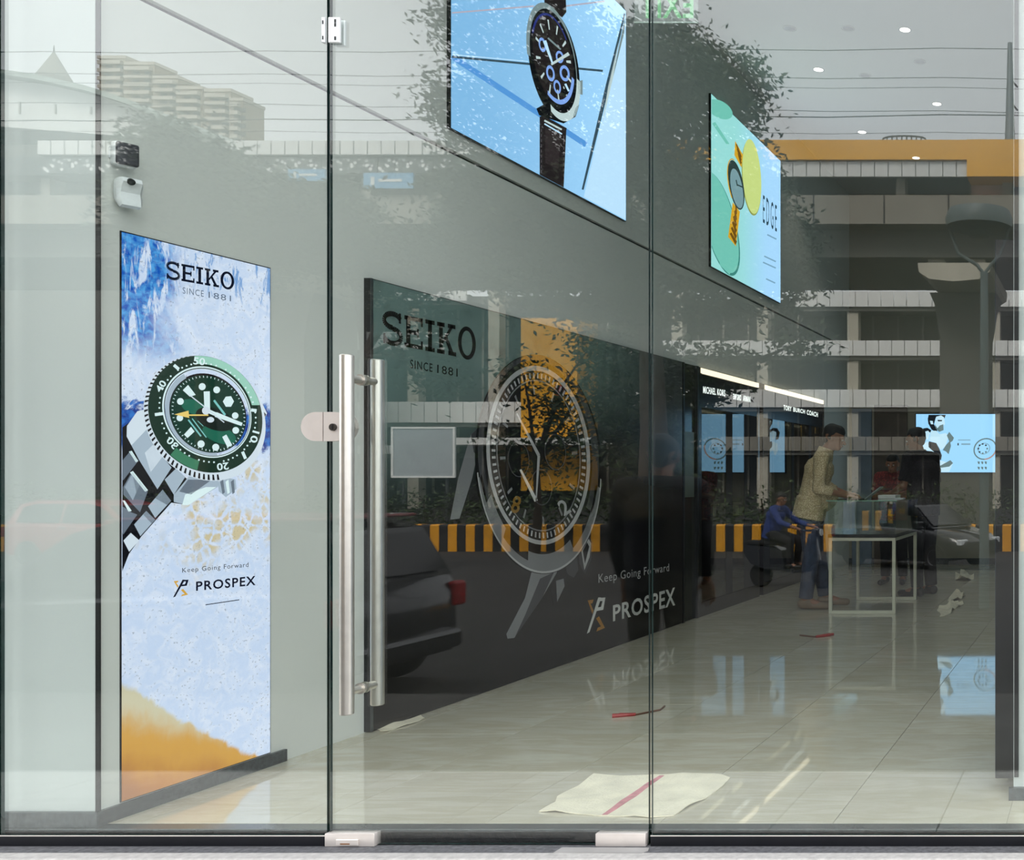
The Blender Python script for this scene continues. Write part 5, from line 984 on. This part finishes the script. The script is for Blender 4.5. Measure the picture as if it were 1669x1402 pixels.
# ------------------------------------------------------------------ people
def capsule(bm, p0, r0, p1, r1, flat=False, sq=(1, 1)):
    p0, p1 = Vector(p0), Vector(p1); n = 12; ax = p1 - p0
    if ax.length < 1e-5: ax = Vector((0, 0, 1e-4)); p1 = p0 + ax
    ax = ax.normalized(); u = ax.orthogonal().normalized(); w_ = ax.cross(u); rings = []
    caps = [(-1, 0.0)] if flat else [(-1.0, 0.05), (-0.8, 0.6), (-0.4, 0.917), (0, 1)]
    for s_, k in (caps if not flat else [(0, 0.001), (0, 1)]): rings.append((p0 + ax * r0 * s_, r0 * k))
    for s_, k in ([(0, 1), (0.4, 0.917), (0.8, 0.6), (1.0, 0.05)] if not flat else [(0, 1), (0, 0.001)]): rings.append((p1 + ax * r1 * s_, r1 * k))
    vs = [[bm.verts.new(c + (u * math.cos(2 * math.pi * i / n) + w_ * math.sin(2 * math.pi * i / n)) * r) for i in range(n)] for c, r in rings]
    for a, b in zip(vs[:-1], vs[1:]):
        for i in range(n): bm.faces.new((a[i], a[(i + 1) % n], b[(i + 1) % n], b[i]))
    bm.faces.new(vs[0][::-1]); bm.faces.new(vs[-1])
def blob(bm, c, r):
    g = bmesh.ops.create_icosphere(bm, subdivisions=3, radius=1.0)
    for v in g['verts']: v.co = Vector((v.co.x * r[0] + c[0], v.co.y * r[1] + c[1], v.co.z * r[2] + c[2]))
def fuse(name, bm, mm, parent, vox=0.008, smooth=6):          # one continuous skin over everything in bm
    bmesh.ops.recalc_face_normals(bm, faces=bm.faces[:]); me = bpy.data.meshes.new(name); bm.to_mesh(me); bm.free()
    o = bpy.data.objects.new(name, me); C.objects.link(o)
    r = o.modifiers.new('r', 'REMESH'); r.mode = 'VOXEL'; r.voxel_size = vox; r.adaptivity = 0.0
    s_ = o.modifiers.new('s', 'SMOOTH'); s_.factor = 0.5; s_.iterations = smooth
    dg = bpy.context.evaluated_depsgraph_get(); out = bpy.data.meshes.new_from_object(o.evaluated_get(dg)); bpy.data.objects.remove(o); bpy.data.meshes.remove(me)
    out.name = name; out.materials.clear(); out.materials.append(mm); out.polygons.foreach_set('use_smooth', [True] * len(out.polygons)); out.update()
    return link(name, out, parent)
def hand(bm, wr, dirv, nrm, side, curl=0.5):
    d = dirv.normalized(); n = (nrm - d * nrm.dot(d)).normalized(); a = d.cross(n) * side      # a points towards the thumb side
    capsule(bm, wr, 0.024, wr + d * 0.03, 0.026); 
    for k in (-0.022, 0, 0.022): capsule(bm, wr + d * 0.02 + a * k * 0.6, 0.017, wr + d * 0.085 + a * k * 1.2, 0.013)
    for i, (k, L) in enumerate(((0.030, 0.070), (0.010, 0.080), (-0.011, 0.074), (-0.031, 0.058))):
        p = wr + d * 0.088 + a * k; dd_ = d + a * k * 1.5; c = curl * (0.8 + 0.15 * i); r = 0.0092
        for j in range(3):
            dd_ = (dd_ - n * c * 0.55).normalized(); q = p + dd_ * L * (0.45, 0.32, 0.25)[j]; capsule(bm, p, r, q, r * 0.92); p = q; r *= 0.92
    p = wr + d * 0.03 + a * 0.026; dd_ = (d * 0.75 + a * 0.75 - n * 0.3).normalized()
    for j, L in enumerate((0.034, 0.028)): q = p + dd_ * L; capsule(bm, p, 0.0115 - j * 0.001, q, 0.0105 - j * 0.001); p = q; dd_ = (dd_ + d * 0.5 - n * 0.3).normalized()
def person(label, J, skin, hairc, shirt, trousers, shoes, loc, rz, sleeve=0.55, belly=0.0, hair_len=0.0, vox=0.009, group=None):
    t = thing('person', label, 'person'); 
    if group: t['group'] = group
    V3 = {k: Vector(v) for k, v in J.items() if k != 'curl'}; g = lambda k: V3[k]
    hd = g('head'); hf = Vector(J.get('face', (1, 0, 0))).normalized(); up = (hd - g('neck')).normalized(); up = (up + Vector((0, 0, 1))).normalized(); hf = (hf - up * hf.dot(up)).normalized(); sd_ = up.cross(hf)
    H = lambda f, s_, u: hd + hf * f + sd_ * s_ + up * u
    bm = bmesh.new()
    # head: skull, jaw, nose, ears, brow
    capsule(bm, H(-0.025, 0, 0.035), 0.082, H(0.012, 0, 0.030), 0.076); capsule(bm, H(0.03, 0, -0.02), 0.058, H(0.052, 0, -0.068), 0.034); capsule(bm, H(0.0, 0, -0.03), 0.06, H(0.01, 0, -0.06), 0.05)
    capsule(bm, H(0.088, 0, 0.008), 0.009, H(0.104, 0, -0.022), 0.014); capsule(bm, H(0.082, -0.03, 0.022), 0.011, H(0.082, 0.03, 0.022), 0.011); capsule(bm, H(0.084, -0.016, -0.050), 0.008, H(0.084, 0.016, -0.050), 0.008)
    for s_ in (-1, 1): capsule(bm, H(-0.01, s_ * 0.078, 0.012), 0.013, H(-0.004, s_ * 0.076, -0.024), 0.009)
    capsule(bm, g('neck') - up * 0.03, 0.062, H(-0.01, 0, -0.055), 0.052)
    nb, ch, pv = g('neck'), g('chest'), g('pelvis'); lat = (g('sh_l') - g('sh_r')).normalized(); plat = (g('hip_l') - g('hip_r')).normalized()
    W = (g('sh_l') - g('sh_r')).length / 2
    def torso(bm, e=0.0):
        capsule(bm, g('sh_l') - lat * 0.045, 0.062 + e, g('sh_r') + lat * 0.045, 0.062 + e); capsule(bm, nb - up * 0.05, 0.07 + e, ch, 0.10 + e)
        capsule(bm, ch + lat * W * 0.42, 0.115 + e, ch - lat * W * 0.42, 0.115 + e); mid = ch.lerp(pv, 0.55)
        fwd = lat.cross(Vector((0, 0, 1))) * 1.0
        for a, b in ((ch, mid), (mid, pv)):
            for s_ in (-1, 1): capsule(bm, a + lat * s_ * 0.075, 0.108 + e, b + lat * s_ * 0.07, 0.106 + e)
        if belly: blob(bm, mid.lerp(pv, 0.3) + J['fwd'] * 0.05, (0.12 + belly + e, 0.15 + e, 0.16))
    torso(bm); capsule(bm, pv + plat * 0.06, 0.11, pv - plat * 0.06, 0.11)
    for q in ('l', 'r'):
        sh, el, wr, hp, kn, an, to = (g(k + '_' + q) for k in ('sh', 'el', 'wr', 'hip', 'kn', 'an', 'toe'))
        capsule(bm, sh, 0.052, el, 0.040); capsule(bm, el, 0.041, wr, 0.026); capsule(bm, hp, 0.085, kn, 0.058); capsule(bm, kn, 0.056, an, 0.038); capsule(bm, an, 0.038, to, 0.03)
        hand(bm, wr, Vector(J.get('hd_' + q, tuple(wr - el))), Vector(J.get('hn_' + q, (0, 0, 1))), 1 if q == 'l' else -1, J.get('curl', 0.5))
    fuse('body', bm, skin, t, vox * 0.8, 4)
    # hair
    bm = bmesh.new(); capsule(bm, H(-0.034, 0, 0.052), 0.082, H(0.016, 0, 0.062), 0.070); capsule(bm, H(-0.06, 0, 0.01), 0.058, H(-0.055, 0, -0.025 - hair_len), 0.045)
    for s_ in (-1, 1): capsule(bm, H(-0.02, s_ * 0.058, 0.05), 0.03, H(-0.03, s_ * 0.06, 0.0), 0.022)
    fuse('hair', bm, hairc, t, 0.010, 3)
    # eyes and brows
    for s_ in (-1, 1):
        m = MB(); m.sphere(H(0.081, s_ * 0.030, 0.006), 0.0105, sub=2); m.build('eye', mat('eye_white', (200, 196, 188), 0.3), t, smooth=True)
        m = MB(); m.path([H(0.090, s_ * 0.015, 0.030), H(0.092, s_ * 0.030, 0.034), H(0.082, s_ * 0.046, 0.028)], 0.004, 6); m.build('eyebrow', hairc, t)
    m = MB(); m.path([H(0.088, -0.022, -0.049), H(0.094, 0, -0.051), H(0.088, 0.022, -0.049)], 0.0035, 6); m.build('lips', mat('lip_brown', (120, 70, 60), 0.5), t)
    # shirt
    bm = bmesh.new(); torso(bm, 0.014); hem = pv - (ch - pv).normalized() * 0.10
    for s_ in (-1, 1): capsule(bm, pv + lat * s_ * 0.062 + (ch - pv) * 0.25, 0.122 + belly * 0.4, hem + plat * s_ * 0.062, 0.126 + belly * 0.35, True)
    for q in ('l', 'r'):
        sh, el, wr = g('sh_' + q), g('el_' + q), g('wr_' + q); capsule(bm, sh, 0.070, sh.lerp(el, 0.6), 0.060)
        if sleeve <= 1: capsule(bm, sh.lerp(el, 0.3), 0.062, sh.lerp(el, sleeve), 0.064, True)
        else: capsule(bm, sh.lerp(el, 0.3), 0.060, el, 0.053); capsule(bm, el, 0.053, el.lerp(wr, sleeve - 1), 0.045, True)
    capsule(bm, nb - up * 0.02, 0.076, nb + up * 0.03, 0.070, True)
    fuse('shirt', bm, shirt, t, vox, 3)
    # trousers
    bm = bmesh.new(); capsule(bm, pv + plat * 0.06, 0.122, pv - plat * 0.06, 0.122)
    for q in ('l', 'r'):
        hp, kn, an = g('hip_' + q), g('kn_' + q), g('an_' + q); capsule(bm, hp, 0.100, kn, 0.076); capsule(bm, kn, 0.075, kn.lerp(an, 0.5), 0.066); capsule(bm, kn.lerp(an, 0.3), 0.069, kn.lerp(an, 0.97), 0.062, True)
    fuse('trousers', bm, trousers, t, vox, 3)
    for q in ('l', 'r'):
        an, to = g('an_' + q), g('toe_' + q); bm = bmesh.new(); d = (to - an); d.z = 0; d = d.normalized(); base = Vector((an.x, an.y, min(an.z, to.z + 0.03)))
        capsule(bm, an - d * 0.03 + Vector((0, 0, -0.03)), 0.045, an + d * 0.03 + Vector((0, 0, -0.025)), 0.046); capsule(bm, an - d * 0.035 + Vector((0, 0, -0.04)), 0.038, to + d * 0.05 + Vector((0, 0, -0.002)), 0.034)
        fuse('shoe', bm, shoes, t, 0.009, 3)
    t.location = loc; t.rotation_euler = (0, 0, rz); return t
SKIN = mat('brown_skin', (138, 94, 70), 0.55, var=0.06, scale=10); HAIR = mat('black_hair', (14, 12, 12), 0.6, var=0.3, scale=60, bump=0.4, bscale=120)
def shirt_mat(name, c0, c1, sc_=60.0):
    m = bpy.data.materials.new(name); m.use_nodes = True; nt = m.node_tree; g = NG(nt); b = nt.nodes['Principled BSDF']; tc = nt.nodes.new('ShaderNodeTexCoord')
    ck = g.vor(tc.outputs['Object'], sc_, 'F1'); n = g.noise(tc.outputs['Object'], 8, 4)
    g.lk(g.mix(g.ss(g.m('ADD', ck, g.m('MULTIPLY', n, 0.3)), 0.35, 0.75), lin(*c0), lin(*c1)), b.inputs['Base Color']); b.inputs['Roughness'].default_value = 0.85
    n2 = g.noise(tc.outputs['Object'], 9, 3, 1.0); bp = nt.nodes.new('ShaderNodeBump'); bp.inputs['Strength'].default_value = 0.7; bp.inputs['Distance'].default_value = 0.03; g.lk(n2, bp.inputs['Height']); nt.links.new(bp.outputs[0], b.inputs['Normal']); return m
JEAN = mat('blue_denim', (52, 62, 82), 0.85, var=0.3, scale=9, bump=0.5, bscale=10); DARKT = mat('dark_trousers', (24, 24, 28), 0.85, var=0.2, bump=0.4, bscale=10); SHOE1 = mat('tan_shoe', (120, 100, 78), 0.6); SHOE2 = mat('black_shoe', (20, 20, 20), 0.5)
FW = Vector((1, 0, 0))
base = dict(fwd=FW, head=(0.04, 0, 1.52), neck=(0.0, 0, 1.385), chest=(0, 0, 1.22), pelvis=(0, 0, 0.90), face=(1, 0, -0.1),
            sh_l=(0, 0.185, 1.345), sh_r=(0, -0.185, 1.345), el_l=(-0.02, 0.23, 1.07), el_r=(-0.02, -0.23, 1.07), wr_l=(0.08, 0.22, 0.85), wr_r=(0.08, -0.22, 0.85),
            hip_l=(0, 0.09, 0.87), hip_r=(0, -0.09, 0.87), kn_l=(0.02, 0.10, 0.48), kn_r=(0.02, -0.10, 0.48), an_l=(-0.01, 0.11, 0.085), an_r=(-0.01, -0.11, 0.085), toe_l=(0.13, 0.13, 0.035), toe_r=(0.13, -0.13, 0.035))
# man in the pale patterned shirt, bent over the counter, looking down to the right
J = dict(base); J.update(head=(0.175, 0, 1.535), face=(1, 0, -0.5), neck=(0.10, 0, 1.42), chest=(0.045, 0, 1.25), pelvis=(-0.03, 0, 0.91), sh_l=(0.07, 0.19, 1.37), sh_r=(0.09, -0.19, 1.36), el_l=(0.06, 0.24, 1.10), el_r=(0.07, -0.25, 1.08), wr_l=(0.27, 0.12, 1.03), wr_r=(0.29, -0.15, 1.02),
         hd_l=(1, -0.15, -0.1), hd_r=(1, 0.15, -0.1), hn_l=(0, 0.3, 1), hn_r=(0, -0.3, 1), hip_l=(-0.03, 0.09, 0.88), hip_r=(-0.03, -0.09, 0.88), kn_l=(0.02, 0.11, 0.48), kn_r=(-0.01, -0.10, 0.48), an_l=(0.08, 0.12, 0.085), an_r=(-0.06, -0.11, 0.085), toe_l=(0.22, 0.14, 0.035), toe_r=(0.08, -0.13, 0.035), curl=0.7)
person('man in a pale patterned shirt and jeans bending over the counter', J, SKIN, HAIR, shirt_mat('pale_patterned_shirt', (232, 214, 176), (184, 162, 124), 90), JEAN, SHOE1, (-2.63, 5.72, 0), math.radians(8), sleeve=1.5, belly=0.04)
# man in the dark shirt on the other side, facing the counter
J = dict(base); J.update(head=(0.10, 0, 1.55), face=(1, 0.1, -0.3), neck=(0.05, 0, 1.42), chest=(0.0, 0, 1.24), sh_l=(0.03, 0.19, 1.38), sh_r=(0.03, -0.19, 1.37), el_l=(0.06, 0.24, 1.10), el_r=(0.05, -0.26, 1.09), wr_l=(0.26, 0.16, 1.03), wr_r=(0.25, -0.12, 1.03), hd_l=(1, -0.2, -0.1), hd_r=(1, 0.2, -0.1), hn_l=(0, 0.3, 1), hn_r=(0, -0.3, 1), curl=0.6)
person('man in a dark short-sleeved shirt standing before the television', J, SKIN, HAIR, shirt_mat('dark_plum_shirt', (34, 28, 36), (22, 18, 24)), DARKT, SHOE2, (-1.80, 6.62, 0), math.radians(152), sleeve=0.85)
# woman in red behind the counter with a tablet
J = dict(base); J.update(head=(0.10, 0, 1.50), face=(1, 0, -0.7), neck=(0.05, 0, 1.385)); J.update(el_l=(0.08, 0.22, 1.10), el_r=(0.08, -0.22, 1.10), wr_l=(0.27, 0.10, 1.12), wr_r=(0.27, -0.10, 1.12), hd_l=(1, -0.2, 0.1), hd_r=(1, 0.2, 0.1), hn_l=(0, -0.3, -1), hn_r=(0, 0.3, -1), curl=0.5)
wm = person('person in a red patterned top looking down behind the counter', J, SKIN, HAIR, shirt_mat('red_patterned_top', (140, 48, 44), (90, 28, 30), 40), DARKT, SHOE2, (-2.33, 7.75, 0), math.radians(-90), sleeve=0.8, hair_len=0.06); wm.scale = (0.88, 0.88, 0.88)
m = MB(); m.bevbox((-2.43, 7.35, 1.045), (-2.22, 7.49, 1.055), 0.004); m.build('tablet', mat('dark_tablet', (30, 32, 36), 0.25), label='dark tablet held by the person in red behind the counter', cat='tablet')
# passer-by in dark clothes on the footpath, mirrored in the glass
J = dict(base); person('person in dark clothes reflected beside the seam of the dark panel', J, SKIN, HAIR, mat('black_jacket', (22, 22, 25), 0.8, bump=0.4, bscale=10), DARKT, SHOE2, (xr(1078, 6.4), CD - 6.4, -0.45), math.radians(-95), sleeve=1.9).scale = (1.16, 1.16, 1.16)
# scooter and its rider on the road
sy = CD - 17.6; sx = xr(1290, 17.6); sz = road_z(sy)
s = thing('motor_scooter', 'dark motor scooter ridden past on the road by the cabinets', 'scooter'); SB = mat('scooter_paint', (26, 28, 36), 0.35, coat=0.4)
for x in (-0.58, 0.60): m = MB(); m.lathe([(0.12, -0.045), (0.19, -0.05), (0.215, -0.02), (0.215, 0.02), (0.19, 0.05), (0.12, 0.045)], (x, 0, 0.215), 'Y', 24); wh = m.build('wheel', TYRE, s, smooth=True); m = MB(); m.lathe([(0.02, -0.03), (0.13, -0.03), (0.13, 0.03), (0.02, 0.03)], (x, 0, 0.215), 'Y', 16); m.build('hub', RIM, wh)
m = MB(); m.prism([(-0.85, 0.62), (-0.80, 0.74), (-0.35, 0.72), (-0.10, 0.66), (-0.05, 0.30), (-0.45, 0.34), (-0.70, 0.42)], -0.15, 0.15, 'Y'); m.build('rear_body', SB, s)
m = MB(); m.prism([(-0.10, 0.28), (0.32, 0.28), (0.32, 0.33), (-0.10, 0.33)], -0.16, 0.16, 'Y'); m.build('footboard', SB, s)
m = MB(); m.prism([(0.26, 0.30), (0.36, 0.30), (0.50, 0.92), (0.42, 0.96)], -0.18, 0.18, 'Y'); m.build('leg_shield', SB, s)
m = MB(); m.bevbox((-0.82, -0.13, 0.741), (-0.08, 0.13, 0.82), 0.03, seg=2); m.build('seat', TYRE, s, smooth=True)
m = MB(); m.tube((0.60, 0, 0.22), (0.44, 0, 0.98), 0.03); m.build('fork', RIM, s); m = MB(); m.path([(0.36, -0.34, 1.02), (0.44, 0, 1.0), (0.36, 0.34, 1.02)], 0.018); m.build('handlebar', TYRE, s)
m = MB(); m.bevbox((0.42, -0.10, 0.90), (0.56, 0.10, 1.04), 0.03, seg=2); m.build('headlamp_cowl', SB, s, smooth=True); m = MB(); m.lathe([(0.06, 0), (0.06, 0.02)], (0.555, 0, 0.97), 'X', 16); m.build('headlamp', HEAD, s); m = MB(); m.prism([(0.38, 0.36), (0.45, 0.47), (0.60, 0.50), (0.76, 0.44), (0.84, 0.34), (0.74, 0.40), (0.60, 0.45), (0.46, 0.42)], -0.07, 0.07, 'Y'); m.build('front_mudguard', SB, s)
s.location = (sx, sy, sz); s.rotation_euler = (0, 0, math.radians(12))
J = dict(base); J.update(pelvis=(-0.38, 0, 0.96), chest=(-0.30, 0, 1.26), neck=(-0.25, 0, 1.41), head=(-0.20, 0, 1.54), sh_l=(-0.25, 0.185, 1.37), sh_r=(-0.25, -0.185, 1.37), el_l=(-0.06, 0.28, 1.15), el_r=(-0.06, -0.28, 1.15), wr_l=(0.24, 0.30, 1.06), wr_r=(0.24, -0.30, 1.06), hd_l=(1, 0.1, -0.2), hd_r=(1, -0.1, -0.2),
         hip_l=(-0.34, 0.10, 0.93), hip_r=(-0.34, -0.10, 0.93), kn_l=(0.06, 0.16, 0.82), kn_r=(0.06, -0.16, 0.82), an_l=(0.04, 0.12, 0.42), an_r=(0.04, -0.12, 0.42), toe_l=(0.17, 0.12, 0.375), toe_r=(0.17, -0.12, 0.375), curl=1.2)
person('rider in a blue shirt on the dark motor scooter', J, SKIN, HAIR, mat('rider_blue_shirt', (44, 62, 120), 0.85, bump=0.4, bscale=10), DARKT, SHOE2, (sx, sy, sz), math.radians(12), sleeve=1.7, vox=0.012)
